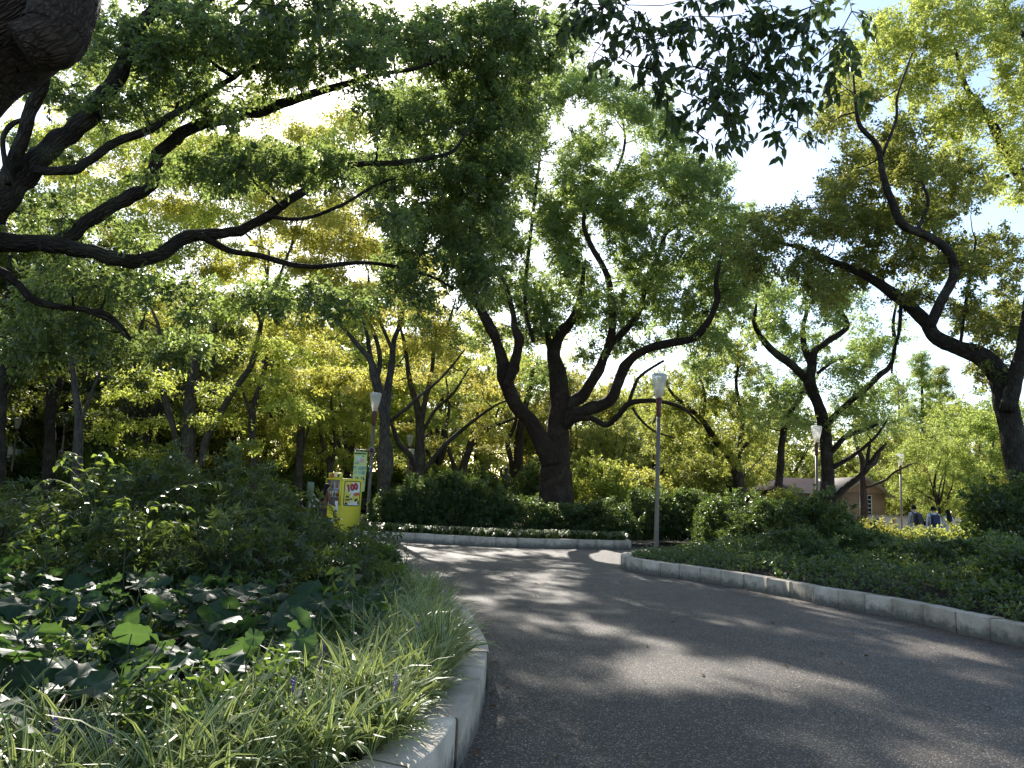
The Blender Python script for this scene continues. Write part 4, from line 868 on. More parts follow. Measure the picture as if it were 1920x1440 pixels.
def shrub_like(kind, v, name, label, loc, rx, ry, h, rz=0.0, group=None):
    """a shrub of one of the kinds below, fitted to size; alike shrubs share their mesh data"""
    spec = {'shrub': (1.25, .95, 1.5, M['shrub'], 120, .29, 8, 17, .085, .046), 'cover': (1.25, 1.05, 1.05, M['cover'], 110, .25, 8, 16, .075, .042), 'bright': (1.2, 1.05, 1.0, M['bright'], 90, .25, 8, 15, .08, .045), 'wood': (2.7, 2.0, 2.1, M['wood_dark'], 100, .6, 9, 15, .17, .09), 'glow': (1.9, 1.5, 3.0, M['bright'], 90, .55, 9, 16, .16, .09), 'under': (1.8, 1.4, 2.5, M['wood_dark'], 80, .55, 9, 16, .16, .09)}[kind]
    key = (kind, v)
    if key not in _var:
        o = shrub(name, label, loc, *spec, 100 + 7 * v + len(kind) * 31, group); _var[key] = o
    else:
        o = copy_tree(_var[key]); o.name = name; o.location = loc
    o.scale = (rx / spec[0], ry / spec[1], h / spec[2]); o.rotation_euler = (0, 0, rz); tag(o, label, 'shrub')
    if group: o['group'] = group
    return o
# azalea mound on the left bed
shrub('azalea_shrub', 'big dark azalea mound left of the vending machine, leaves in whorls', (-3.5, 10.3, BZ), 1.25, 1.2, 1.68, M['azalea'], 150, .26, 8, 8, .105, .030, 21, None, True)
shrub('azalea_shrub', 'azalea mound behind the arching sunlit vine', (-4.75, 10.2, BZ), 1.1, 1.2, 1.6, M['azalea'], 130, .26, 8, 8, .105, .030, 22, None, True)
shrub('azalea_shrub', 'low right shoulder of the azalea thicket near the path', (-2.25, 11.2, BZ), .85, .9, .72, M['azalea'], 90, .22, 7, 8, .10, .030, 23, None, True)
shrub('azalea_shrub', 'azalea under the vine at the left end of the thicket', (-5.6, 8.9, BZ), .95, .9, 1.0, M['azalea'], 80, .24, 7, 8, .10, .030, 24, None, True)
shrub('azalea_shrub', 'front azalea bulging towards the leopard plants', (-2.75, 8.5, BZ), .95, .8, .95, M['azalea'], 85, .22, 7, 8, .095, .028, 241, None, True)
shrub('azalea_shrub', 'front azalea below the arching vine', (-3.9, 8.2, BZ), .95, .8, .95, M['azalea'], 85, .22, 7, 8, .095, .028, 242, None, True)
shrub('azalea_shrub', 'small azalea at the right front of the thicket', (-1.75, 8.9, BZ), .6, .6, .6, M['azalea'], 55, .18, 7, 8, .09, .028, 243, None, True)
shrub_like('shrub', 1, 'low_shrub', 'dark spreading shrub at the far left behind the vine', (-8.2, 13.0, BZ), 1.8, 1.4, .8, .4)
shrub_like('shrub', 2, 'low_shrub', 'dark low shrub between the vine and the left lamp post', (-6.6, 15.0, BZ), 1.8, 1.4, .8, .4)
shrub_like('shrub', 0, 'low_shrub', 'dark shrub at the back of the left bed by the azaleas', (-4.6, 14.6, BZ), 1.8, 1.4, .8, .4)
shrub_like('shrub', 1, 'low_shrub', 'shadowed shrub touching the left edge', (-9.9, 15.6, BZ), 1.8, 1.4, .8, .4)
# far bed hedge
far = [('dense dark shrub left of the zelkova foot beyond the far kerb', 735, 26.3, .9, .8, 1.25, 31), ('speckled glossy shrub right of the swollen trunk', 785, 26.6, 1.15, .9, 1.75, 32), ('tall glossy shrub in the middle of the far bed', 845, 27.0, 1.2, .9, 1.9, 33),
       ('dark shrub left of the central camphor foot', 905, 27.2, 1.2, .9, 1.7, 34), ('loose low shrub in front of the central camphor', 985, 27.0, 1.2, .9, 1.25, 35), ('low shrub at the right of the camphor foot', 1055, 27.2, 1.3, .9, 1.05, 36),
       ('broad low hedge shrub left of the tall lamp post', 1130, 27.2, 1.3, 1.0, 1.25, 37), ('dark hedge shrub directly behind the tall lamp post', 1215, 28.6, 1.5, 1.1, 1.7, 38), ('dark hedge shrub right of the tall lamp post', 1290, 28.8, 1.5, 1.1, 1.7, 39)]
for lab, u, d_, rx, ry, h, sd in far:
    shrub_like('shrub', sd % 3, 'hedge_shrub', lab, (X_at(u, d_), d_, .2), rx, ry, h, .5 * (sd % 2 - .5))
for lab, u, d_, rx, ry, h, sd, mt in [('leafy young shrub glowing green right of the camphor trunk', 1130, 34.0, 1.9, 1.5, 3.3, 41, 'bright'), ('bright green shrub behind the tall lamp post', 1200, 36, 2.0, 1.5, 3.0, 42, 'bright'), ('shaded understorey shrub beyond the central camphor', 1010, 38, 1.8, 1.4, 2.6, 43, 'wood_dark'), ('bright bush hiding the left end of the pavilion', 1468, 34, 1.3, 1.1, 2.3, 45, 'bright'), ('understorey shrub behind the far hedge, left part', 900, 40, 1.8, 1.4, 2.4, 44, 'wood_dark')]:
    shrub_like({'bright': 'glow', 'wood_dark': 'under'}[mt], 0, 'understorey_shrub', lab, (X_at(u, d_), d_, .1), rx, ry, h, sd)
# shrubs on and behind the right bed
right = [('round clipped shrub right of the tall lamp, in front of the pavilion', 1532, 19.5, 1.15, 1.1, 1.62, 51, 'shrub'), ('dark hedge shrub left of the round shrub', 1440, 23.5, 1.5, 1.1, 1.42, 52, 'shrub'), ('dark hedge shrub at the end of the far hedge row', 1370, 25.5, 1.5, 1.1, 1.6, 53, 'shrub'),
         ('low shrub between the round shrub and the walkers', 1625, 18.0, 1.1, 1.0, .80, 54, 'cover'), ('broad shrub in front of the walking people', 1715, 16.5, 1.3, 1.1, .72, 55, 'cover'), ('leafy mound by the right edge of the bed', 1835, 14.5, 1.4, 1.2, .85, 56, 'cover'),
         ('leafy mound at the right picture edge above the kerb', 1935, 12.5, 1.3, 1.2, .9, 57, 'cover'), ('sunlit shrub left of the walking people', 1640, 24.0, 1.1, 1.0, .95, 58, 'bright'), ('sunlit pale shrub at the feet of the walkers', 1720, 23.5, 1.2, 1.0, .85, 59, 'bright'), ('bright shrub right of the walkers', 1820, 22.0, 1.3, 1.1, 1.0, 60, 'bright'),
         ('tall glossy shrub under the leaning right trunk', 1905, 19.0, 1.3, 1.2, 2.2, 61, 'shrub'), ('shrub below the round clipped shrub at the bed tip', 1490, 17.6, 1.1, .9, .75, 62, 'cover')]
for lab, u, d_, rx, ry, h, sd, mt in right:
    shrub_like(mt, sd % 2, 'bed_shrub', lab, (X_at(u, d_), d_, .24), rx, ry, h, .8 * (sd % 3))
# undergrowth in the woods on the left
for i, (lab, u, d_, rx, h) in enumerate([('dark undergrowth shrub left of the leftmost lamp post', -40, 38, 2.4, 1.1), ('dark undergrowth shrub below the cream building', 66, 47, 3.0, 1.8), ('undergrowth shrub behind the smooth grey trunk', 170, 36, 2.6, 2.2), ('undergrowth shrub between the grey trunk and the three stems', 260, 33, 2.6, 2.4), ('undergrowth shrub right of the three stems', 430, 40, 2.6, 1.8), ('low undergrowth left of the vending machine', 540, 44, 2.6, 1.5)]):
    shrub_like('wood', i % 2, 'undergrowth_shrub', lab, (X_at(u, d_), d_, 0), rx, 2.0, h, i * .9)
for i in range(30):
    u = -160 + i * 42 + rs.uniform(-15, 15); d_ = [47, 58, 52, 66][i % 4] + rs.uniform(-2, 2)
    shrub_like('wood', i % 2, 'undergrowth_shrub', 'dark undergrowth bush filling the woodland floor in the background', (X_at(u, d_), d_, 0), rs.uniform(3, 4.2), 2.4, rs.uniform(1.6, 3.0), i * 1.1, 'undergrowth bushes of the background wood')

# ground cover on the right bed: one uncountable carpet
def in_poly(p, poly):
    poly = np.array(poly); x, y = p[:, 0], p[:, 1]; ins = np.zeros(len(p), bool); j = len(poly) - 1
    for i in range(len(poly)):
        c = ((poly[i, 1] > y) != (poly[j, 1] > y)) & (x < (poly[j, 0] - poly[i, 0]) * (y - poly[i, 1]) / (poly[j, 1] - poly[i, 1] + 1e-9) + poly[i, 0])
        ins ^= c; j = i
    return ins
edge = RK + RN * .27
poly_c = list(map(tuple, edge)) + [(20, 5.5), (22, 21), (12.5, 24)]
q = np.stack([rs.uniform(2.5, 14, 30000), rs.uniform(5.5, 24, 30000)], -1); q = q[in_poly(q, poly_c)]
dk = np.min(np.linalg.norm(q[:, None, :] - edge[None, ::3], axis=2), axis=1)
lump = .5 + .5 * np.sin(q[:, 0] * 2.1 + 1.3 * np.sin(q[:, 1] * 1.3)) * np.sin(q[:, 1] * 1.7 + q[:, 0] * .6)
grow = np.clip((q[:, 0] - 3.4) / 2.4, .25, 1)
hz = np.clip(dk / .45, .25, 1) * grow * (.24 + .26 * lump)
keep = rs.uniform(0, 1, len(q)) < .40; q, hz, dk = q[keep], hz[keep], dk[keep]
C = np.column_stack([q, .24 + hz * rs.uniform(.45, 1.05, len(q))])
p, d_, up, rnd, _, _ = clump_leaves(C, rs.uniform(.08, .15, len(C)), 3, 4, rs, .8, .1, .4, .6, .1)
s = rs.uniform(.7, 1.2, len(p))
tag(obj('ground_cover', leaf_mesh('ground_cover', p, d_, up, .066 * s, .042 * s, M['cover'], rnd)), 'glossy small-leaved ground cover carpeting the right bed', 'ground cover', kind='stuff')
# ivy-like cover under the shrubs of the left bed and the floor of the far bed
q = np.stack([rs.uniform(-12, 0, 3600), rs.uniform(11, 18.5, 3600)], -1); q = q[in_poly(q, list(map(tuple, LK + LN * .3)) + [(-14, 19), (-14, 2)])]
C = np.column_stack([q, .26 + rs.uniform(0, .28, len(q))])
p, d_, up, rnd, _, _ = clump_leaves(C, rs.uniform(.1, .18, len(C)), 3, 4, rs, .8, .1, .4, .6, .1); s = rs.uniform(.7, 1.2, len(p))
tag(obj('ground_cover', leaf_mesh('ground_cover', p, d_, up, .08 * s, .05 * s, M['weed'], rnd)), 'low leafy ground cover around the azaleas of the left bed', 'ground cover', kind='stuff')

# --- lilyturf
def blade_clump(seed, nb=44, Lm=.36, w=.011, seg=5):
    r2 = np.random.default_rng(seed); V = []; Q = []; ac = []; rn = []
    for b in range(nb):
        a = r2.uniform(0, 6.28); L = Lm * r2.uniform(.6, 1.2); lean = r2.uniform(.3, 1.15); ww = w * r2.uniform(.7, 1.15)
        r0 = r2.uniform(0, .05); o = np.array([np.cos(a + r2.normal(0, .6)) * r0, np.sin(a) * r0, 0])
        dr = np.array([np.cos(a), np.sin(a), 0]); sd = np.array([-np.sin(a), np.cos(a), 0]); tw = r2.normal(0, .5)
        pos = o.copy(); ang = 1.45 - lean * .35; n0 = len(V); rv = r2.uniform()
        for k in range(seg + 1):
            t = k / seg; wd = ww * (1 - t ** 2.2) * (.65 + .35 * min(1, t * 4)) + .0008
            sdd = sd * np.cos(tw * t) + np.array([0, 0, 1]) * np.sin(tw * t)
            V += [pos - sdd * wd / 1, pos + sdd * wd / 1]; ac += [-1, 1]; rn += [rv, rv]
            pos = pos + (dr * math.cos(ang) + np.array([0, 0, math.sin(ang)])) * L / seg
            ang -= lean * (2.3 / seg) * (.5 + t)
        for k in range(seg): Q.append((n0 + 2 * k, n0 + 2 * k + 1, n0 + 2 * k + 3, n0 + 2 * k + 2))
    return make_mesh('lilyturf_blades', V, [np.array(Q)], [M['blade']], {'across': ac, 'rnd': rn})
blades = [blade_clump(900 + i, nb=50 + 6 * (i % 3), Lm=.37 + .03 * (i % 4), w=.0125) for i in range(8)]
def spike_mesh(seed):
    r2 = np.random.default_rng(seed); mb = MB(); mb.tube([(0, 0, 0), (.01, 0, .2), (.02, .01, .36)], [.003, .0025, .0015], 5)
    for k in range(34):
        z = r2.uniform(.2, .36); a = r2.uniform(0, 6.28); rr = .012 * (1.2 - (z - .2) / .2); c = np.array([.01 + np.cos(a) * rr, np.sin(a) * rr, z]); h = .0065
        mb.add([c + [h, 0, 0], c + [-h, 0, 0], c + [0, h, 0], c + [0, -h, 0], c + [0, 0, h], c - [0, 0, h]], T=[(0, 2, 4), (2, 1, 4), (1, 3, 4), (3, 0, 4), (2, 0, 5), (1, 2, 5), (3, 1, 5), (0, 3, 5)])
    return mb.mesh('flower_spike', M['lilac'])
spk = [spike_mesh(1), spike_mesh(2)]
nl = 0; taken = []
GL = 'variegated lilyturf clumps edging the left bed'
for tries in range(9000):
    if nl >= 290: break
    i = rs.integers(0, len(LK) - 40) ; off = .28 + abs(rs.normal(0, .42)) ; pt = LK[i] + LN[i] * off
    x, y = pt
    if rs.uniform() < .42: x, y = rs.uniform(-3.6, -.5), rs.uniform(2.3, 5.2)
    if not (1.9 < y < 12.5): continue
    if not in_poly(np.array([[x, y]]), list(map(tuple, LK + LN * .27)) + [(-14, 19), (-14, 2)])[0]: continue
    if y > 3.0 and abs(x) / y > .80: continue
    if min(np.linalg.norm(LK - [x, y], axis=1)) > (1.25 if y > 3.9 else 3.0): continue
    if taken and min(np.hypot(a - x, b - y) for a, b in taken) < .13: continue
    taken.append((x, y)); nl += 1
    root = tag(empty('lilyturf_clump', (x, y, .23), rs.uniform(0, 6.28)), 'clump of striped green and cream lilyturf along the left kerb', 'lilyturf', GL)
    root.scale = (rs.uniform(.85, 1.2),) * 3
    obj('blades', blades[rs.integers(0, 8)], root)
    if nl % 17 == 3:
        obj('flower_spike', spk[nl % 2], root); root['label'] = 'striped lilyturf clump with a purple flower spike in the left bed'
# far lilyturf under the hedge
V_, n_ = [], 0
mb = MB(); 
for k in range(420):
    i = rs.integers(0, len(FK)); pt = FK[i] + FN[i] * rs.uniform(.22, 1.15); L = rs.uniform(.25, .42)
    for b in range(11):
        a = rs.uniform(0, 6.28); dr = np.array([np.cos(a), np.sin(a), 0]); sd = np.array([-np.sin(a), np.cos(a), 0]) * .012; o = np.array([pt[0], pt[1], .2]); ln = rs.uniform(.4, 1)
        p1 = o + dr * L * .35 * ln + [0, 0, L * .75]; p2 = o + dr * L * .9 * ln + [0, 0, L * rs.uniform(.3, .8)]
        mb.add([o - sd, o + sd, p1 + sd, p1 - sd, p2], [(0, 1, 2, 3)], [(3, 2, 4)])
me = mb.mesh('lilyturf_edging', M['blade'], attrs={'rnd': rs.uniform(0, 1, mb.n), 'across': np.tile([-.55, .55, .55, -.55, 0], mb.n // 5)})
tag(obj('lilyturf_edging', me), 'strip of lilyturf along the far kerb below the hedge', 'lilyturf', kind='stuff')

# --- leopard plants: large round leaves, each its own
def round_leaf(seed):
    r2 = np.random.default_rng(seed); n = 30; a = np.linspace(.16, 2 * np.pi - .16, n) - np.pi / 2
    rr = 1 + .05 * np.sin(a * 9 + r2.uniform(0, 6)) + r2.normal(0, .03, n); V = [(0, -.1, 0)]; 
    cup = r2.uniform(-.1, .22); bend = r2.uniform(-.35, .1)
    for f_, z0 in ((.4, .0), (.75, .0), (1.0, 0)):
        for k in range(n):
            x, y = np.cos(a[k]) * rr[k] * f_, np.sin(a[k]) * rr[k] * f_
            z = cup * f_ ** 2 + .11 * f_ * np.sin(a[k] * 3 + seed) + bend * x * x * .9 - .12 * abs(y) * f_ + (.07 * np.cos(a[k] * 10) if f_ == 1 else .015 * np.cos(a[k] * 10))
            V.append((x, y, z))
    T = [(0, 1 + k, 2 + k) for k in range(n - 1)]
    Q = [(1 + b * n + k, 1 + b * n + n + k, 2 + b * n + n + k, 2 + b * n + k) for b in (0, 1) for k in range(n - 1)]
    vein = np.concatenate([[.95]] + [.22 * (np.arange(n) % 5 == 2) * (1.2 - .4 * b) for b in range(3)])
    return make_mesh('leaf', V, [np.array(T), np.array(Q)], [M['leopard']], {'rnd': np.clip(r2.uniform(.1, .65) + r2.normal(0, .05, len(V)) + vein, 0, 1)}, smooth=True)
rleaf = [round_leaf(s_) for s_ in range(10)]
rl_dry = rleaf[3].copy(); rl_dry.materials[0] = leaf_mat('yellowed_leaf', [(.20, .17, .03), (.26, .22, .04), (.30, .26, .06)], (.4, .35, .05), .3)
GP = 'leopard plants with round leaves under the azaleas'
taken = []; npl = 0
for tries in range(6000):
    if npl >= 96: break
    y = rs.uniform(3.2, 8.0); x = rs.uniform(-.68 * y - .3, -.12 * y)
    dkerb = min(np.linalg.norm(LK - [x, y], axis=1))
    if not in_poly(np.array([[x, y]]), list(map(tuple, LK + LN * .3)) + [(-14, 19), (-14, 2)])[0]: continue
    if dkerb < .95 or (y < 5.0 and rs.uniform() < .5 and x > -.5 * y): continue
    if taken and min(np.hypot(a - x, b - y) for a, b in taken) < .30: continue
    taken.append((x, y)); npl += 1
    root = tag(empty('leopard_plant', (x, y, .24)), 'leopard plant with large round dark green leaves in the left bed', 'leopard plant', GP)
    if npl % 19 == 7: root['label'] = 'leopard plant with one yellowed leaf in the left bed'
    k = rs.integers(6, 9); paths = []
    for j in range(k):
        a = rs.uniform(0, 6.28); rr = rs.uniform(.08, .30); z = rs.uniform(.10, .50); r_ = rs.uniform(.055, .13) * rs.uniform(.8, 1.1)
        tip_ = np.array([np.cos(a) * rr, np.sin(a) * rr, z])
        o = obj('leaf', rl_dry if (npl % 19 == 7 and j == 0) else rleaf[rs.integers(0, 10)], root, tip_, (rs.normal(.1, .45), rs.normal(0, .42), a - 1.57 + rs.normal(0, .5)), r_)
        paths.append((np.array([(0, 0, 0), tip_ * [.4, .4, .62], tip_ - [0, 0, .004]]), np.array([.006, .005, .004])))
    tag(obj('stalks', tubes_mesh('stalks', paths, 4, M['stem']), root), kind='stuff')
# --- arching sunlit vine over the azaleas, each leaf its own
def oval_leaf(mat, v):
    V, Fc, k = leaf_arrays(np.zeros((1, 3)), np.array([[0, 1.0, 0]]), np.array([[0, 0, 1.0]]), 1.0, .58, LEAF8)
    return make_mesh('leaf', V, [Fc], [mat], {'rnd': np.full(8, v)})
vleaf = [oval_leaf(M['vine'], v) for v in (.2, .5, .75, 1.0)]
def spray(label, stems, d0, n_each, size, name='climbing_vine', lv=None, drop=.3):
    b = P(*stems[0][0], d0); b[2] = .25
    root = tag(empty(name, b), label, 'vine'); paths = []
    for st in stems:
        pts = spline([np.append(P(u, v, d0 + dd2), 0) for (u, v), dd2 in zip(st, rs.normal(0, .12, len(st)))], 6)[:, :3]
        paths.append((pts - b, np.linspace(.006, .002, len(pts))))
        tg = norm(np.gradient(pts, axis=0))
        for i in range(n_each):
            k = int((.12 + .88 * i / n_each) * (len(pts) - 1)); sd = np.cross(tg[k], [0, 0, 1]); sd /= np.linalg.norm(sd) + 1e-9
            dr = tg[k] * .5 + sd * (1 if i % 2 else -1) * .8 + rs.normal(0, .28, 3) + [0, 0, -drop]
            obj('leaf', (lv or vleaf)[rs.integers(0, 4)], root, pts[k] - b, frame_rot(dr, np.array([0, 0, 1.0]) + rs.normal(0, .4, 3)), size * rs.uniform(.7, 1.2))
    tag(obj('stem', tubes_mesh('stem', paths, 5, M['stem']), root), kind='stuff')
spray('sunlit vine arching up to a crest at the left of the thicket', [[(190, 1120), (185, 1000), (150, 900), (105, 868)], [(185, 1000), (175, 890), (190, 848), (215, 880)], [(160, 930), (120, 905), (85, 900), (60, 925)], [(185, 980), (210, 900), (225, 870), (245, 905)], [(180, 1010), (120, 960), (70, 950), (45, 985)], [(170, 900), (140, 860), (130, 850), (100, 880)]], 8.0, 22, .085)
spray('bright vine streamer over the middle of the azalea mound', [[(230, 1130), (240, 1010), (300, 930), (380, 905), (440, 908)], [(240, 1020), (270, 960), (330, 945), (360, 960)], [(235, 1050), (290, 985), (360, 985), (450, 1000)], [(235, 1040), (225, 960), (235, 930)]], 7.7, 26, .09)
spray('small sunlit vine tuft at the far left of the thicket', [[(80, 1110), (85, 1030), (60, 980), (40, 1000)], [(85, 1030), (110, 970), (90, 930)], [(80, 1050), (40, 1015), (10, 1030)], [(85, 1040), (120, 1000), (140, 985)]], 7.4, 18, .085)
spray('yellow green climbing shoot beside the kerb below the vending machine', [[(640, 1150), (645, 1080), (628, 1065), (620, 1120)], [(645, 1080), (660, 1060), (655, 1100)]], 6.6, 12, .09, drop=.9)
# --- weeds and small plants among them
wmesh = []
for k in range(4):
    r2 = np.random.default_rng(600 + k); C = np.column_stack([r2.normal(0, .09, 16), r2.normal(0, .09, 16), r2.uniform(.08, .42, 16)])
    p, d_, up, rnd, _, _ = clump_leaves(C, r2.uniform(.06, .12, 16), 4, 4, r2, .6, .1, .3, .5, .1)
    wmesh.append((leaf_mesh('foliage', p, d_, up, .07 * r2.uniform(.7, 1.2, len(p)), .036, M['weed'], rnd), tubes_mesh('stems', [(np.array([(c[0] * .3, c[1] * .3, 0), (c[0] * .7, c[1] * .7, c[2] * .6), c]), np.array([.004, .003, .002])) for c in C], 4, M['stem'])))
GWd = 'leafy weeds among the plants of the left bed'
for k, (u, v) in enumerate([(560, 1130), (600, 1100), (680, 1090), (720, 1075), (740, 1095), (640, 1170), (700, 1130), (590, 1170), (520, 1150), (760, 1110), (480, 1120), (430, 1190), (620, 1210), (360, 1330), (440, 1350), (300, 1360), (520, 1300), (240, 1390), (560, 1340), (680, 1060), (710, 1110), (150, 1370), (660, 1120), (610, 1135), (120, 1180), (210, 1200), (300, 1170), (380, 1220), (460, 1180), (540, 1230), (80, 1240), (180, 1150), (260, 1240), (340, 1150), (420, 1140), (500, 1200), (30, 1160), (600, 1200), (150, 1260)]):
    c = G(u, v, .45); root = tag(empty('weed', (c[0], c[1], .24), rs.uniform(0, 6.28)), 'small leafy green weed growing in the left bed', 'weed', GWd); root.scale = (rs.uniform(.6, 1.05),) * 3
    obj('foliage', wmesh[k % 4][0], root); obj('stems', wmesh[k % 4][1], root)
shrub('small_shrub', 'small fresh green bush by the kerb bend in mid path', (-1.75, 11.0, .24), .34, .34, .55, M['weed'], 26, .12, 6, 10, .06, .032, 90)
shrub('low_shrub', 'leafy low bush between the azaleas and the kerb', (-2.0, 9.6, .24), .7, .6, .6, M['weed'], 50, .16, 7, 10, .075, .036, 91)
# --- fallen leaves on the path
fl = []
for v in (.1, .5, .9):
    V, Fc, k = leaf_arrays(np.zeros((1, 3)), np.array([[0, 1.0, 0]]), np.array([[0, 0, 1.0]]), 1.0, .5, LEAF8); V[:, 2] = V[:, 2] * 1.6 + .22
    fl.append(make_mesh('fallen_leaf', V, [Fc], [M['dry']], {'rnd': np.full(8, v)}))
for k in range(210):
    y = rs.uniform(4.2, 17); x = rs.uniform(-.3, .62 * y)
    if k > 90:                   # drifted along the kerbs
        q_ = (RK, RN)[0][rs.integers(40, len(RK) - 30)] if k % 3 else LK[rs.integers(24, 70)]
        x, y = q_ + rs.normal(0, .22, 2)
    if in_poly(np.array([[x, y]]), list(map(tuple, LK)) + [(-20, 19), (-20, 1)])[0] or in_poly(np.array([[x, y]]), list(map(tuple, RK)) + [(24, 5), (24, 22)])[0]: continue
    tag(obj('fallen_leaf', fl[k % 3], None, (x, y, .008), (rs.normal(0, .12), rs.normal(0, .12), rs.uniform(0, 6.28)), rs.uniform(.035, .08)), 'dry fallen leaf lying on the grey path', 'leaf', 'fallen leaves scattered on the path')

# ---------------------------------------------------------------- lamps, banners, machine, people, buildings
def lamp_parts(root):
    mb = MB(); mb.lathe([(.085, 0), (.085, .04), (.062, .06), (.060, 1.2), (.056, 1.25), (.054, 3.55), (.0, 3.56)], 16); obj('pole', mb.mesh('pole', M['steel'], smooth=True), root)
    mb = MB(); mb.lathe([(.056, 3.48), (.062, 3.5), (.062, 3.72), (.070, 3.86), (.080, 3.98), (.0, 3.985)], 18); obj('collar', mb.mesh('collar', M['red'], smooth=True), root)
    mb = MB(); mb.lathe([(.082, 3.985), (.112, 4.10), (.162, 4.34), (.202, 4.54), (.204, 4.585), (.188, 4.61), (.16, 4.60)], 24)
    sh = obj('shade', mb.mesh('shade', M['glass'], smooth=True), root)
    mb = MB(); mb.lathe([(.0, 4.598), (.165, 4.598), (.172, 4.612), (.155, 4.628), (.0, 4.632)], 24); obj('lid', mb.mesh('lid', M['white'], smooth=True), sh)
    mb = MB(); mb.lathe([(.0, 3.99), (.05, 3.99), (.062, 4.06), (.07, 4.14), (.045, 4.2), (.0, 4.21)], 14); obj('lamp_bulb', mb.mesh('lamp_bulb', M['bulb'], smooth=True), sh)
lamp0 = None
LAMPS = {}
for nm, lab, u, d_, z in [('mid', 'tall lamp post standing in the tip of the right bed', 1232, 20.6, .24), ('ban', 'lamp post with festival banner behind the vending machine', 693, 27.4, .2), ('l1', 'leftmost lamp post in front of the cream building', 22, 45.5, 0), ('l2', 'lamp post with banner half hidden by the sunlit vine', 112, 40.5, 0),
                          ('l3', 'lamp post half hidden behind the grey multi-limbed zelkova', 763, 46, 0), ('r1', 'lamp post in front of the dark camphor trunk', 1532, 30.2, 0), ('r2', 'lamp post above the walking people', 1690, 43.5, 0)]:
    if lamp0 is None:
        o = empty('lamp_post'); lamp_parts(o); lamp0 = o
    else: o = copy_tree(lamp0)
    o.location = (X_at(u, d_), d_, z); tag(o, lab, 'lamp post', 'park lamp posts'); LAMPS[nm] = o

def make_banner(lamp, label, side, rz):
    """arm, round badge and cloth hang from the pole; the cloth is a thing of its own"""
    x, y, z = lamp.location
    arm = tag(empty('banner_bracket', (x, y, z + 2.62), rz), 'bracket with red badge holding the ' + label, 'bracket')
    mb = MB(); mb.tube([(0, 0, 0), (side * .62, 0, .01)], .012, 8); obj('rod', mb.mesh('rod', M['grey']), arm)
    mb = MB(); mb.lathe([(.0, -.02), (.115, -.02), (.115, .02), (.0, .02)], 8); V = np.concatenate(mb.V); V = V[:, [0, 2, 1]]; mb.V = [V + np.array([0, -.085, 0])]
    bd = obj('badge', mb.mesh('badge', M['grey']), arm)
    mb = MB(); mb.lathe([(.0, -.02), (.085, -.02), (.085, .02), (.0, .02)], 8); V = np.concatenate(mb.V); V = V[:, [0, 2, 1]]; mb.V = [V + np.array([0, -.098, 0])]
    obj('badge_face', mb.mesh('badge_face', M['red']), bd)
    bn = tag(empty('banner', (x, y, z), rz), label, 'banner')
    x0, x1 = sorted((side * .16, side * .60)); n = 8
    V = []; 
    for s_ in (-.004, .004):
        for i in range(n + 1):
            t = i / n; zz = 2.56 - t * 1.36
            for k in range(5): V.append((x0 + (x1 - x0) * k / 4 + .01 * math.sin(t * 4), s_ + .012 * math.sin(t * 5 + k * .7), zz))
    m_ = (n + 1) * 5
    Q = [(b * m_ + i * 5 + k, b * m_ + i * 5 + k + 1, b * m_ + (i + 1) * 5 + k + 1, b * m_ + (i + 1) * 5 + k) for b in (0, 1) for i in range(n) for k in range(4)]
    obj('cloth', make_mesh('cloth', V, [np.array(Q)], [M['banner']]), bn)
    cx = (x0 + x1) / 2; yf = -.028
    def put(me, px, pz, nm='lettering', dz=0): obj(nm, me, bn, (cx + px, yf - dz, pz), (math.pi / 2, 0, 0))
    def flat(pts, mat, nm='print'): return make_mesh(nm, [(a_, b_, 0) for a_, b_ in pts], [np.array([list(range(len(pts)))])], [mat])
    put(flat([(-.2, -.025), (.2, -.025), (.2, .025), (-.2, .025)], M['printgreen']), 0, 2.50, 'top_band')
    circ = lambda r_, sx=1.0: [(sx * r_ * math.cos(a_) * (1 + .25 * math.cos(5 * a_)), r_ * math.sin(a_) * (1 + .25 * math.cos(5 * a_))) for a_ in np.linspace(0, 6.28, 40, endpoint=False)]
    put(flat(circ(.075, 1.3), M['paleblue']), -.03, 2.32, 'rose_print'); put(flat(circ(.06), M['pink']), .06, 2.26, 'rose_print', .002); put(flat(circ(.022), M['printgreen']), .10, 2.41, 'rose_print', .002)
    put(text_mesh('秋の', .085, M['printblue'], bold=.003), -.11, 2.16); put(text_mesh('靱公園', .138, M['printblue'], bold=.005), 0, 1.98); put(text_mesh('バラ祭', .138, M['printblue'], bold=.003), 0, 1.82)
    put(text_mesh('12', .14, M['printgreen'], bold=.006), -.075, 1.64); put(text_mesh('13', .14, M['printgreen'], bold=.006), .115, 1.64); put(text_mesh('10', .05, M['printgreen']), -.18, 1.61); put(text_mesh('土', .05, M['printgreen']), .02, 1.61); put(text_mesh('日', .05, M['printgreen']), .2, 1.61)
    put(flat([(-.2, -.004), (.2, -.004), (.2, .004), (-.2, .004)], M['printgreen']), 0, 1.52, 'rule')
    put(flat([(-.06, -.05), (.06, -.05), (.06, .05), (-.06, .05)], M['printred']), -.13, 1.42, 'red_square')
    return bn
make_banner(LAMPS['ban'], 'pale green festival banner beside the vending machine', -1, .06)
make_banner(LAMPS['l2'], 'festival banner half hidden by the sunlit vine', 1, -.3)
pl = LAMPS['ban'].location
o = tag(empty('pole_sticker', (pl[0], pl[1], pl[2])), 'small blue number plate on the bannered lamp pole', 'plate')
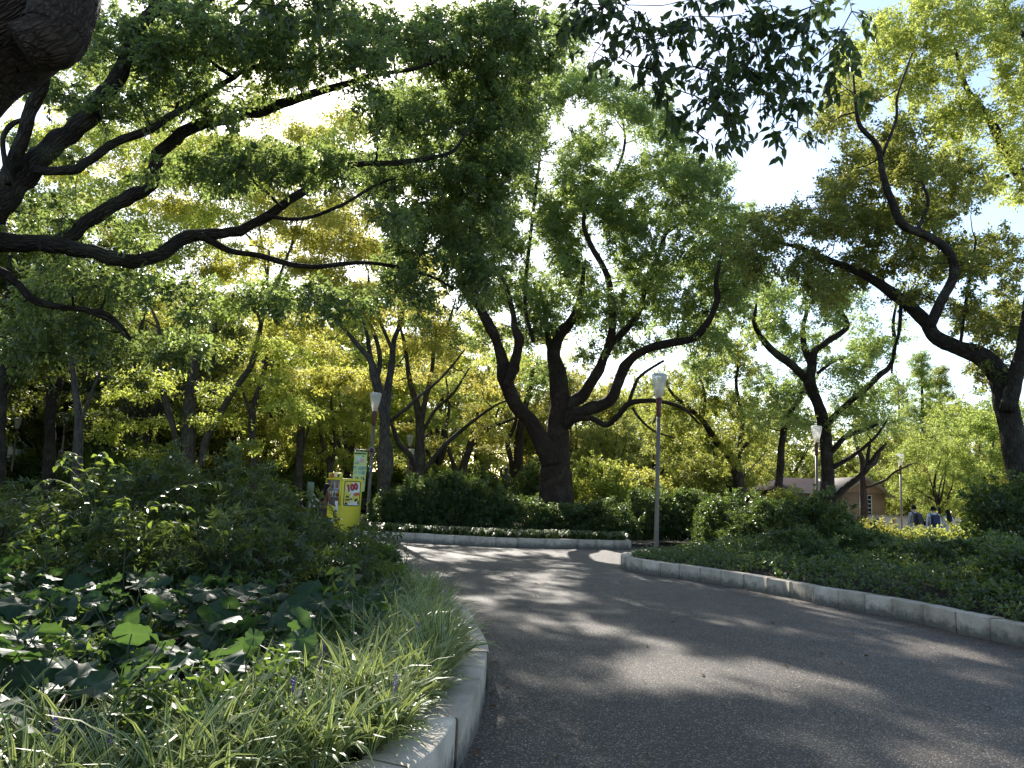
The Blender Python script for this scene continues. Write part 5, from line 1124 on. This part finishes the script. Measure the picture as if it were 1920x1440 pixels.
mb = MB(); a_ = np.linspace(-2.4, -.7, 7); V = [(.066 * math.cos(t), .066 * math.sin(t), z_) for z_ in (1.86, 2.12) for t in a_]; obj('plate', make_mesh('plate', V, [np.array([(i, i + 1, i + 8, i + 7) for i in range(6)])], [plain('blue_plate', (.05, .09, .2), .5)]), o)
obj('lettering', text_mesh('あ', .09, M['white']), o, (0, -.068, 2.05), (math.pi / 2, 0, 0)); obj('lettering', text_mesh('17', .09, M['white']), o, (0, -.068, 1.93), (math.pi / 2, 0, 0))
# the cable twisting round the bannered pole
t_ = np.linspace(0, 1, 40); mb = MB(); mb.tube(np.stack([.075 * np.cos(t_ * 9 - 2), .075 * np.sin(t_ * 9 - 2), .1 + t_ * 2.4], -1) + np.array(pl), .012, 6); tag(obj('cable', mb.mesh('cable', M['black'])), 'dark cable wound round the bannered lamp pole', 'cable')
# two farther banners on poles among the zelkovas
for u, d_, lab in ((758, 44, 'small festival banner between the two zelkova trunks'), (800, 62, 'distant pale banner behind the multi-limbed zelkova')):
    L_ = copy_tree(lamp0); L_.location = (X_at(u + 9, d_), d_, -.9); tag(L_, 'lamp post hidden by the trunk carrying the ' + lab, 'lamp post', 'park lamp posts')
    make_banner(L_, lab, -1, .1)

# --- vending machine
vr = -math.radians(49)
corner = P(631.5, 1003, 25.3); corner[2] = 0
VW, VD, VH = .98, .80, 1.80
cr_, sr_ = math.cos(vr), math.sin(vr)
vloc = corner[:2] - np.array([cr_ * VW / 2 - sr_ * (-VD / 2), sr_ * VW / 2 + cr_ * (-VD / 2)])
vm = tag(empty('vending_machine', (vloc[0], vloc[1], .006), vr), 'yellow drinks vending machine with a 100 yen poster on its side', 'vending machine')
hw, hd = VW / 2, VD / 2
mb = MB(); mb.bbox((-hw, -hd + .06, .09), (hw, hd, VH), .012); obj('cabinet', mb.mesh('cabinet', M['yellow']), vm)
mb = MB(); mb.bbox((-hw + .04, -hd + .1, 0), (hw - .04, hd - .04, .088), .005); obj('plinth', mb.mesh('plinth', M['grey']), vm)
# door: frame round the display window
mb = MB(); z0, z1 = .93, 1.74
mb.box((-hw + .005, -hd, .1), (hw - .005, -hd + .058, z0)); mb.box((-hw + .005, -hd, z1), (hw - .005, -hd + .058, VH - .005)); mb.box((-hw + .005, -hd, z0), (-hw + .05, -hd + .058, z1)); mb.box((hw - .05, -hd, z0), (hw - .005, -hd + .058, z1))
door = obj('door', mb.mesh('door', M['yellow']), vm)
mb = MB(); mb.box((-hw + .05, -hd + .052, z0), (hw - .05, -hd + .058, z1)); obj('display_back', mb.mesh('display_back', plain('display_back', (.32, .27, .23), .6)), door)
cols = [(.6, .05, .04), (.75, .7, .6), (.1, .25, .55), (.55, .32, .08), (.04, .2, .1), (.8, .8, .8), (.35, .08, .05), (.7, .5, .1), (.12, .08, .06)]
cm = [plain('drink_%d' % i, c_, .35) for i, c_ in enumerate(cols)]
for mm, nm_ in zip(cm, ('red', 'cream', 'blue', 'amber', 'green', 'white', 'brown', 'gold', 'cola')): mm.name = nm_ + '_drink'
bots = []
for c_ in cm:
    mb = MB(); mb.lathe([(.0, 0), (.03, 0), (.031, .12), (.022, .155), (.012, .175), (.012, .2), (.0, .2)], 8); bots.append(mb.mesh('drink', c_, smooth=True))
for r_ in range(3):
    zs = z1 - .265 * (r_ + 1)
    mb = MB(); mb.box((-hw + .05, -hd + .002, zs - .032), (hw - .05, -hd + .050, zs + .004)); sh = obj('shelf', mb.mesh('shelf', M['white']), door)
    for k in range(11):
        mb = MB(); x_ = -hw + .10 + k * .078; mb.box((x_ - .022, -hd - .006, zs - .024), (x_ + .022, -hd + .001, zs - .004)); obj('selection_button', mb.mesh('selection_button', M['black']), sh)
        obj('drink', bots[(k * 2 + r_ * 3 + (k // 3)) % 9], sh, (x_, -hd + .022, zs + .006), None, (.62, .62, 1.05))
gm, gnt, gout = new_mat('display_glass'); gn = N(gnt); gt = gn('BsdfTransparent', {'Color': (.93, .95, .95, 1)}); gg = gn('BsdfGlossy', {'Roughness': .04}); gx = gn('MixShader', {0: .08, 1: gt.outputs[0], 2: gg.outputs[0]}); gnt.links.new(gx.outputs[0], gout.inputs[0])
mb = MB(); mb.box((-hw + .052, -hd - .012, z0 + .002), (hw - .052, -hd - .008, z1 - .002)); obj('display_glass', mb.mesh('display_glass', gm), door)
mb = MB(); mb.bbox((hw - .24, -hd - .02, .70), (hw - .06, -hd - .001, 1.08), .005); cp = obj('coin_panel', mb.mesh('coin_panel', M['white']), door)
mb = MB(); mb.box((hw - .21, -hd - .026, .72), (hw - .15, -hd - .021, .80)); mb.box((hw - .13, -hd - .026, .74), (hw - .09, -hd - .021, .80)); obj('bill_slot', mb.mesh('bill_slot', M['black']), cp)
mb = MB(); mb.bbox((-hw + .2, -hd - .012, .28), (hw - .25, -hd - .001, .5), .01); obj('delivery_flap', mb.mesh('delivery_flap', M['grey']), door)
mb = MB(); mb.lathe([(.0, -.0), (.025, .0), (.025, .02), (.0, .02)], 12); obj('lock', mb.mesh('lock', M['steel']), door, (hw - .012, -hd - .002, .52), (math.pi / 2, 0, 0))
# topper sign
tp = obj('top_sign', (lambda m_: (m_.bbox((-hw + .12, -hd + .02, VH), (hw - .04, -hd + .09, VH + .17), .01), m_.mesh('top_sign', M['yellow']))[1])(MB()), vm)
def flat2(pts, mat, nm='print'): return make_mesh(nm, [(a_, b_, 0) for a_, b_ in pts], [np.array([list(range(len(pts)))])], [mat])
obj('lettering', text_mesh('100', .17, M['printred'], bold=.008), tp, (-.13, -hd + .016, VH + .085), (math.pi / 2, 0, 0))
obj('print', flat2([(0, 0), (.08, .05), (.16, .02), (.2, .09), (.12, .12), (.03, .10)], M['white']), tp, (.02, -hd + .017, VH + .02), (math.pi / 2, 0, 0)); obj('print', flat2([(0, 0), (.1, 0), (.12, .07), (.05, .11), (-.01, .06)], M['black']), tp, (.24, -hd + .017, VH + .03), (math.pi / 2, 0, 0))
# side poster: rounded black frame, starburst, 100 yen, skyline
def rrect(w, h, r_): return [(sx * (w / 2 - r_) + r_ * math.cos(a0 + t), sy * (h / 2 - r_) + r_ * math.sin(a0 + t)) for sx, sy, a0 in ((1, 1, 0), (-1, 1, math.pi / 2), (-1, -1, math.pi), (1, -1, 3 * math.pi / 2)) for t in np.linspace(0, math.pi / 2, 6)]
PR = (math.pi / 2, 0, math.pi / 2)
def side(me, nm, py, pz, k, rot=0.0, parent=None):
    o_ = obj(nm, me, parent or vm, (hw + .002 + .0015 * k, py, pz)); o_.rotation_euler = (Matrix.Rotation(math.pi / 2, 3, 'Z') @ Matrix.Rotation(math.pi / 2, 3, 'X') @ Matrix.Rotation(rot, 3, 'Z')).to_euler(); return o_
pc = 1.33; pw, ph = .60, .80; py0 = .04
po = side(flat2(rrect(pw, ph, .07), M['black']), 'poster', py0, pc, 0)
po_loc = np.array(po.location)
def onp(me, nm, dx, dz, k, rot=0.0):
    o_ = side(me, nm, py0 + dx, pc + dz, k, rot); return o_
onp(flat2(rrect(pw - .05, ph - .05, .055), plain('poster_yellow', (.74, .64, .10), .5)), 'poster_panel', 0, 0, 1)
onp(flat2([(-.25, .18), (-.12, .23), (-.02, .34), (.26, .36), (.27, .02), (.16, .06), (.18, -.10), (.06, .0), (.0, -.12), (-.06, -.16), (-.02, .02), (-.12, .02)], M['white']), 'starburst', 0, 0, 2)
dk_ = onp(text_mesh('100', .27, M['black'], bold=.022), 'lettering', -.01, .19, 4, .22); onp(text_mesh('100', .27, M['printred'], bold=.008), 'lettering', -.015, .20, 6, .22)
onp(text_mesh('YEN', .115, M['printred'], bold=.008), 'lettering', .15, -.03, 4, .18)
onp(text_mesh('Big', .09, M['black'], bold=.004), 'lettering', -.17, -.10, 4, .25); onp(text_mesh('Chance', .085, M['black'], bold=.004), 'lettering', -.12, -.19, 4, .2)
onp(flat2([(-.27, -.37), (.26, -.37), (.26, -.30), (.18, -.24), (.10, -.30), (.06, -.2), (.02, -.32), (-.04, -.18), (-.08, -.33), (-.16, -.28)], M['white']), 'skyline', 0, 0, 3)
onp(flat2([(.08, -.2), (.2, -.14), (.22, -.2), (.14, -.26)], M['black']), 'skyline', 0, 0, 4); onp(flat2([(.2, -.34), (.26, -.34), (.26, -.22), (.21, -.24)], M['black']), 'skyline', 0, 0, 4); onp(flat2([(-.26, -.36), (-.12, -.36), (-.16, -.3), (-.22, -.27)], M['black']), 'skyline', 0, 0, 4)
# bin post beside the machine
tag(obj('notice_board', (lambda m_: (m_.bbox((-.11, -.02, 1.1), (.11, .02, 1.65), .005), m_.box((-.03, -.015, 0), (.03, .015, 1.1)), m_.mesh('notice_board', plain('sage_board', (.14, .19, .12), .6)))[2])(MB()), None, (X_at(583, 26.4), 26.4, 0)), 'narrow pale green notice board left of the vending machine', 'board')

# --- people
def person(label, loc, rz, h, top, legs, skin, hair, long_hair=False, stride=.0, arm_fwd=.0, lean=0.0, hairname='hair'):
    k = h / 1.7
    J = {'pel': (0, 0, .93), 'sp': (0, -.01, 1.12), 'ch': (0, -.015, 1.32), 'nk': (0, -.01, 1.46), 'nk2': (0, .005, 1.52), 'hd': (0, .015, 1.60), 'hd2': (0, .01, 1.67)}
    R_ = {'pel': (.15, .11), 'sp': (.135, .10), 'ch': (.16, .105), 'nk': (.065, .06), 'nk2': (.052, .055), 'hd': (.072, .092), 'hd2': (.062, .078)}
    E_ = [('pel', 'sp'), ('sp', 'ch'), ('ch', 'nk'), ('nk', 'nk2'), ('nk2', 'hd'), ('hd', 'hd2')]
    for s_, nm_ in ((-1, 'l'), (1, 'r')):
        f_ = stride * s_
        J.update({nm_ + 'sh': (.175 * s_, -.01, 1.40), nm_ + 'el': (.225 * s_, -.03 + arm_fwd * .12 * (s_ > 0), 1.14), nm_ + 'wr': (.215 * s_, .06 + arm_fwd * .3 * (s_ > 0), .92 + arm_fwd * .25 * (s_ > 0)), nm_ + 'ha': (.205 * s_, .09 + arm_fwd * .38 * (s_ > 0), .84 + arm_fwd * .30 * (s_ > 0)),
                  nm_ + 'hp': (.09 * s_, 0, .88), nm_ + 'kn': (.10 * s_, .04 + f_ * .22, .49), nm_ + 'an': (.10 * s_, -.02 + f_ * .34, .09), nm_ + 'to': (.115 * s_, .13 + f_ * .34, .035)})
        R_.update({nm_ + 'sh': (.062, .062), nm_ + 'el': (.044, .044), nm_ + 'wr': (.030, .034), nm_ + 'ha': (.022, .042), nm_ + 'hp': (.092, .095), nm_ + 'kn': (.062, .064), nm_ + 'an': (.042, .045), nm_ + 'to': (.042, .035)})
        E_ += [('ch', nm_ + 'sh'), (nm_ + 'sh', nm_ + 'el'), (nm_ + 'el', nm_ + 'wr'), (nm_ + 'wr', nm_ + 'ha'), ('pel', nm_ + 'hp'), (nm_ + 'hp', nm_ + 'kn'), (nm_ + 'kn', nm_ + 'an'), (nm_ + 'an', nm_ + 'to')]
    names = list(J); me = bpy.data.meshes.new('b'); me.from_pydata([J[n_] for n_ in names], [(names.index(a_), names.index(b_)) for a_, b_ in E_], [])
    ob = bpy.data.objects.new('b', me); COL.objects.link(ob); md = ob.modifiers.new('s', 'SKIN')
    for i, n_ in enumerate(names): sv = me.skin_vertices[0].data[i]; sv.radius = R_[n_]; sv.use_root = n_ == 'pel'
    sb = ob.modifiers.new('d', 'SUBSURF'); sb.levels = 2; sb.render_levels = 2
    body = bpy.data.meshes.new_from_object(ob.evaluated_get(bpy.context.evaluated_depsgraph_get())); bpy.data.objects.remove(ob)
    body.name = 'body'; body.materials.clear()
    for m_ in (skin, top, legs, M['black']): body.materials.append(m_)
    for pl_ in body.polygons:
        c_ = pl_.center; pl_.use_smooth = True
        pl_.material_index = 0 if c_.z > 1.485 or (abs(c_.x) > .17 and c_.z < .93 + arm_fwd * .2 and c_.y > .05) else 3 if c_.z < .07 else 1 if c_.z > .90 else 2
    root = tag(empty('person', loc, rz), label, 'person'); root.scale = (k,) * 3; root.rotation_euler = (lean, 0, rz)
    obj('body', body, root)
    # face: nose, ears
    mb = MB(); mb.add([(0, .108, 1.60), (-.014, .10, 1.585), (.014, .10, 1.585), (0, .092, 1.63), (0, .125, 1.588)], T=[(0, 1, 4), (2, 0, 4), (1, 2, 4), (1, 3, 0), (0, 3, 2)]); obj('nose', mb.mesh('nose', skin), root)
    # hair: a cap over the crown, falling to the shoulders when long
    V = []; n = 16; rows = 9
    for i in range(rows + 1):
        ph = i / rows * (2.05 if not long_hair else 1.75)
        for j in range(n):
            t = 2 * math.pi * j / n; back = .5 - .5 * math.sin(t)
            rr = math.sin(min(ph, 1.75)) if i else .02
            z = 1.615 + .112 * math.cos(ph if math.sin(t) < .25 else min(ph, 1.05)); V.append((.092 * rr * math.cos(t), .0 + .108 * rr * math.sin(t) - .004, z))
    if long_hair:
        for i, (z, w_, dpt) in enumerate([(1.50, .10, .10), (1.40, .115, .12), (1.28, .11, .125), (1.17, .085, .12), (1.10, .04, .10)]):
            for j in range(n):
                t = 2 * math.pi * j / n; s_ = math.sin(t)
                V.append((w_ * math.cos(t), (-dpt + .02) * 1 + (.055 * s_), z + .03 * math.cos(3 * t) * (i == 4)))
    nr_ = len(V) // n
    Q = [(i * n + j, i * n + (j + 1) % n, (i + 1) * n + (j + 1) % n, (i + 1) * n + j) for i in range(nr_ - 1) for j in range(n)]
    obj(hairname, make_mesh('hair', V, [np.array(Q)], [hair], smooth=True), root)
    return root
SKIN = plain('skin', (.50, .32, .23), .55, noise=.05); HAIR = plain('black_hair', (.006, .005, .005), .7, spec=.2)
wl = P(597, 1005, 24.5)
person('person with long black hair and brown top at the vending machine', (wl[0], wl[1], .01), -.75, 1.60, plain('brown_knit', (.16, .075, .045), .9), plain('dark_skirt', (.03, .03, .035), .9), SKIN, HAIR, True, 0.0, .6, -.12)
wb = tag(empty('tote_bag', (wl[0] - .17, wl[1] - .2, .88), .3), 'white tote bag on the shoulder of the person at the machine', 'bag'); wb.scale = (.62, .8, .75)
mb = MB(); mb.bbox((-.19, -.06, 0), (.19, .06, .36), .03); obj('bag_body', mb.mesh('bag_body', plain('canvas', (.5, .48, .46), .9)), wb); mb = MB(); mb.tube([(-.1, 0, .36), (-.02, 0, .56), (.1, 0, .36)], .012, 6); obj('strap', mb.mesh('strap', M['white']), wb)
p1, p2, p3 = X_at(1713, 30.5), X_at(1750, 29.5), X_at(1777, 31)
person('person in a grey jacket walking away left of the two friends', (p1, 30.5, .02), .25, 1.74, plain('grey_jacket', (.38, .37, .36), .9), plain('pale_trousers', (.5, .48, .44), .9), SKIN, HAIR, False, .8)
person('person in a pale shirt with a navy backpack', (p2, 29.5, .02), -.2, 1.72, plain('pale_shirt', (.62, .64, .70), .9), plain('navy_trousers', (.03, .035, .05), .9), SKIN, HAIR, False, .3)
person('person with a dark ponytail right of the navy backpack', (p3, 31, .02), .1, 1.62, plain('cream_top', (.50, .46, .42), .9), plain('grey_skirt', (.2, .19, .18), .9), SKIN, HAIR, True, .2)
def backpack(label, x, y, rz, h, mat):
    root = tag(empty('backpack', (x, y, .02), rz), label, 'backpack'); k = h / 1.7; root.scale = (k,) * 3
    mb = MB(); mb.bbox((-.15, -.31, .98), (.15, -.12, 1.42), .06); b_ = obj('pack', mb.mesh('pack', mat, smooth=True), root)
    mb = MB(); mb.bbox((-.11, -.36, 1.02), (.11, -.305, 1.22), .03); obj('pocket', mb.mesh('pocket', mat), b_)
    for s_ in (-1, 1):
        mb = MB(); mb.tube([(.10 * s_, -.14, 1.40), (.12 * s_, -.02, 1.475), (.12 * s_, .09, 1.36), (.13 * s_, .02, 1.1), (.11 * s_, -.13, 1.02)], .018, 6); obj('strap', mb.mesh('strap', mat), root)
backpack('black backpack worn over the grey jacket', p1, 30.5, .25, 1.74, plain('black_nylon', (.02, .02, .022), .7)); backpack('navy backpack worn over the pale shirt', p2, 29.5, -.2, 1.72, plain('navy_nylon', (.02, .025, .06), .7))

# --- pavilion behind the dark camphor
d_ = 54
xa, xb, xc = X_at(1462, d_), X_at(1570, d_), X_at(1640, d_)
pv = tag(empty('pavilion', (xa, d_, 0)), 'tan pavilion with purple grey roof behind the dark camphor', 'building')
TAN = plain('tan_wall', (.26, .165, .095), .85, noise=.1, scale=3); ROOF = plain('purple_grey_roof', (.05, .036, .038), .95, spec=.05, noise=.25, scale=5); CREAM = plain('cream_trim', (.34, .27, .20), .7)
w1, w2 = xb - xa, xc - xa
mb = MB(); mb.box((0, 0, 0), (w1, 6, 2.55)); obj('wall', mb.mesh('wall', TAN), pv)
mb = MB(); mb.box((w1 - .2, -1.5, 0), (w2, 6.2, 2.6)); mb.add([(w1 - .2, -1.5, 2.6), (w2, -1.5, 2.6), ((w1 - .2 + w2) / 2, -1.5, 3.45)], T=[(0, 1, 2)]); obj('gable_wall', mb.mesh('gable_wall', TAN), pv)
mb = MB(); mb.add([(-.7, -.7, 2.5), (w1 + .3, -.7, 2.5), (w1 - .4, 3, 3.5), (1.2, 3, 3.5), (-.7, 6.7, 2.5), (w1 + .3, 6.7, 2.5)], [(0, 1, 2, 3), (3, 2, 5, 4)], [(0, 3, 4), (1, 5, 2)]); rf = obj('roof', mb.mesh('roof', ROOF), pv)
xm = (w1 - .2 + w2) / 2
mb = MB()
for s_ in (-1, 1):
    e_x = w1 - .7 if s_ < 0 else w2 + .5
    V = [(e_x, -2.0, 2.42), (e_x, 6.5, 2.42), (xm, 6.5, 3.62), (xm, -2.0, 3.62)]; V2 = [(a_, b_, c_ - .1) for a_, b_, c_ in V]
    mb.add(V + V2, [(0, 1, 2, 3), (7, 6, 5, 4), (0, 3, 7, 4), (0, 4, 5, 1)])
obj('gable_roof', mb.mesh('gable_roof', CREAM), pv)
mb = MB(); mb.box((-.7, -.76, 2.38), (w1 - .8, -.7, 2.5)); obj('gutter', mb.mesh('gutter', CREAM), rf)
xw = X_at(1604, d_) - xa; wnd = obj('window', (lambda m_: (m_.box((xw - .4, -1.53, 1.05), (xw + .4, -1.505, 2.4)), m_.mesh('window', M['black']))[1])(MB()), pv)
mb = MB()
for i in range(4): mb.box((xw - .4 + i * .26 - .02, -1.56, 1.05), (xw - .4 + i * .26 + .03, -1.531, 2.4))
for i in range(6): mb.box((xw - .42, -1.565, 1.03 + i * .27), (xw + .42, -1.561, 1.08 + i * .27))
obj('lattice', mb.mesh('lattice', plain('pale_lattice', (.6, .56, .48), .7)), wnd)
# --- cream building in the woods on the left
bx_ = X_at(60, 62)
bl = tag(empty('cream_building', (bx_, 62, 0)), 'cream building with dark window behind the left lamp posts', 'building')
CRM = plain('cream_render', (.55, .52, .38), .85, noise=.08, scale=1.5)
mb = MB(); mb.box((-7, 0, 0), (1.0, 9, 8.0)); obj('wall', mb.mesh('wall', CRM), bl)
mb = MB(); mb.box((-7.2, -.2, 8.0), (1.2, 9.2, 8.35)); obj('roof', mb.mesh('roof', plain('grey_roof', (.25, .25, .25), .8)), bl)
for i in range(3):
    for z_ in (2.2, 4.6):
        x_ = -1.3 - i * 2.1; mb = MB(); mb.box((x_, -.02, z_), (x_ + 1.3, .05, z_ + 1.3)); w_ = obj('window', mb.mesh('window', M['black']), bl); mb = MB(); mb.box((x_ + .6, -.05, z_), (x_ + .68, -.021, z_ + 1.3)); mb.box((x_ - .05, -.06, z_ - .08), (x_ + 1.35, -.021, z_ - .002)); obj('window_frame', mb.mesh('window_frame', CRM), w_)
# --- pale wall, wooden posts, bench and statue glimpsed between the trees
wx = X_at(1668, 52); o = tag(empty('low_wall', (wx, 52, 0)), 'low pinkish white wall behind the walking people', 'wall')
mb = MB(); mb.box((-1.5, -.15, 0), (1.4, .15, 1.1)); obj('wall_body', mb.mesh('wall_body', plain('pinkish_render', (.62, .50, .44), .8)), o); mb = MB(); mb.box((-1.55, -.2, 1.1), (1.45, .2, 1.18)); obj('coping', mb.mesh('coping', CREAM), o)
for k, (u, dd2, hh) in enumerate([(1676, 33, 1.25), (1727, 35, 1.1)]):
    o = tag(empty('wooden_post', (X_at(u, dd2), dd2, 0)), ['slim wooden post left of the grey jacket', 'slim wooden post between the walkers'][k], 'post'); mb = MB(); mb.bbox((-.06, -.06, 0), (.06, .06, hh), .012); mb.lathe([(.05, hh), (.03, hh + .05), (.0, hh + .06)], 8); obj('shaft', mb.mesh('shaft', plain('weathered_wood', (.35, .22, .13), .8)), o)
o = tag(empty('stone_bench', (X_at(1776, 26.5), 26.5, 0), -.3), 'curved grey bench back in front of the walkers', 'bench'); o.scale = (.5, .6, .85)
a_ = np.linspace(.15, math.pi - .15, 9); V = [(.95 * math.cos(t), yy, .55 + .62 * math.sin(t)) for yy in (-.05, .05) for t in a_] + [(.95 * math.cos(t), yy, .4) for yy in (-.05, .05) for t in a_]
Q = []
for i in range(8): Q += [(i, i + 1, 18 + i + 1, 18 + i), (9 + i + 1, 9 + i, 27 + i, 27 + i + 1), (i + 1, i, 9 + i, 9 + i + 1)]
obj('backrest', make_mesh('backrest', V, [np.array(Q)], [plain('grey_concrete', (.30, .28, .26), .85)]), o); mb = MB(); mb.bbox((-.95, .06, .36), (.95, .5, .46), .02); obj('seat', mb.mesh('seat', M['grey']), o)
for s_ in (-.7, .7): mb = MB(); mb.bbox((s_ - .08, -.04, 0), (s_ + .08, .45, .358), .01); obj('leg', mb.mesh('leg', M['grey']), o)
o = tag(empty('park_bench', (X_at(681, 40), 40, .01), .2), 'dark park bench on the bright ground behind the vending machine', 'bench')
for k in range(3): mb = MB(); mb.bbox((-.8, k * .14, .42), (.8, k * .14 + .11, .46), .008); obj('slat', mb.mesh('slat', M['black']), o)
for k in range(3): mb = MB(); mb.bbox((-.8, .45 + k * .03, .55 + k * .14), (.8, .48 + k * .03, .66 + k * .14), .008); obj('back_slat', mb.mesh('back_slat', M['black']), o)
for s_ in (-.65, .65): mb = MB(); mb.bbox((s_ - .03, .02, 0), (s_ + .03, .08, .42), .005); mb.bbox((s_ - .03, .42, 0), (s_ + .03, .5, .92), .005); obj('leg', mb.mesh('leg', M['black']), o)
sx_, sd_ = X_at(948, 41), 41
o = tag(empty('statue', (sx_, sd_, 0)), 'dark stone statue on a plinth left of the twin-trunked tree', 'statue'); ST = plain('dark_stone', (.07, .065, .06), .8)
mb = MB(); mb.bbox((-.35, -.35, 0), (.35, .35, 1.5), .04); obj('plinth', mb.mesh('plinth', ST), o)
mb = MB(); mb.lathe([(.0, 1.5), (.26, 1.5), (.24, 1.8), (.18, 2.0), (.22, 2.3), (.16, 2.45), (.07, 2.52), (.06, 2.58), (.11, 2.68), (.10, 2.8), (.0, 2.86)], 12); mb.tube([(.18, 0, 2.38), (.36, -.05, 2.2), (.3, -.2, 2.05)], [.07, .06, .045], 8); mb.tube([(-.18, 0, 2.38), (-.3, -.1, 2.6), (-.2, -.15, 2.85)], [.07, .06, .045], 8); obj('figure', mb.mesh('figure', ST, smooth=True), o)
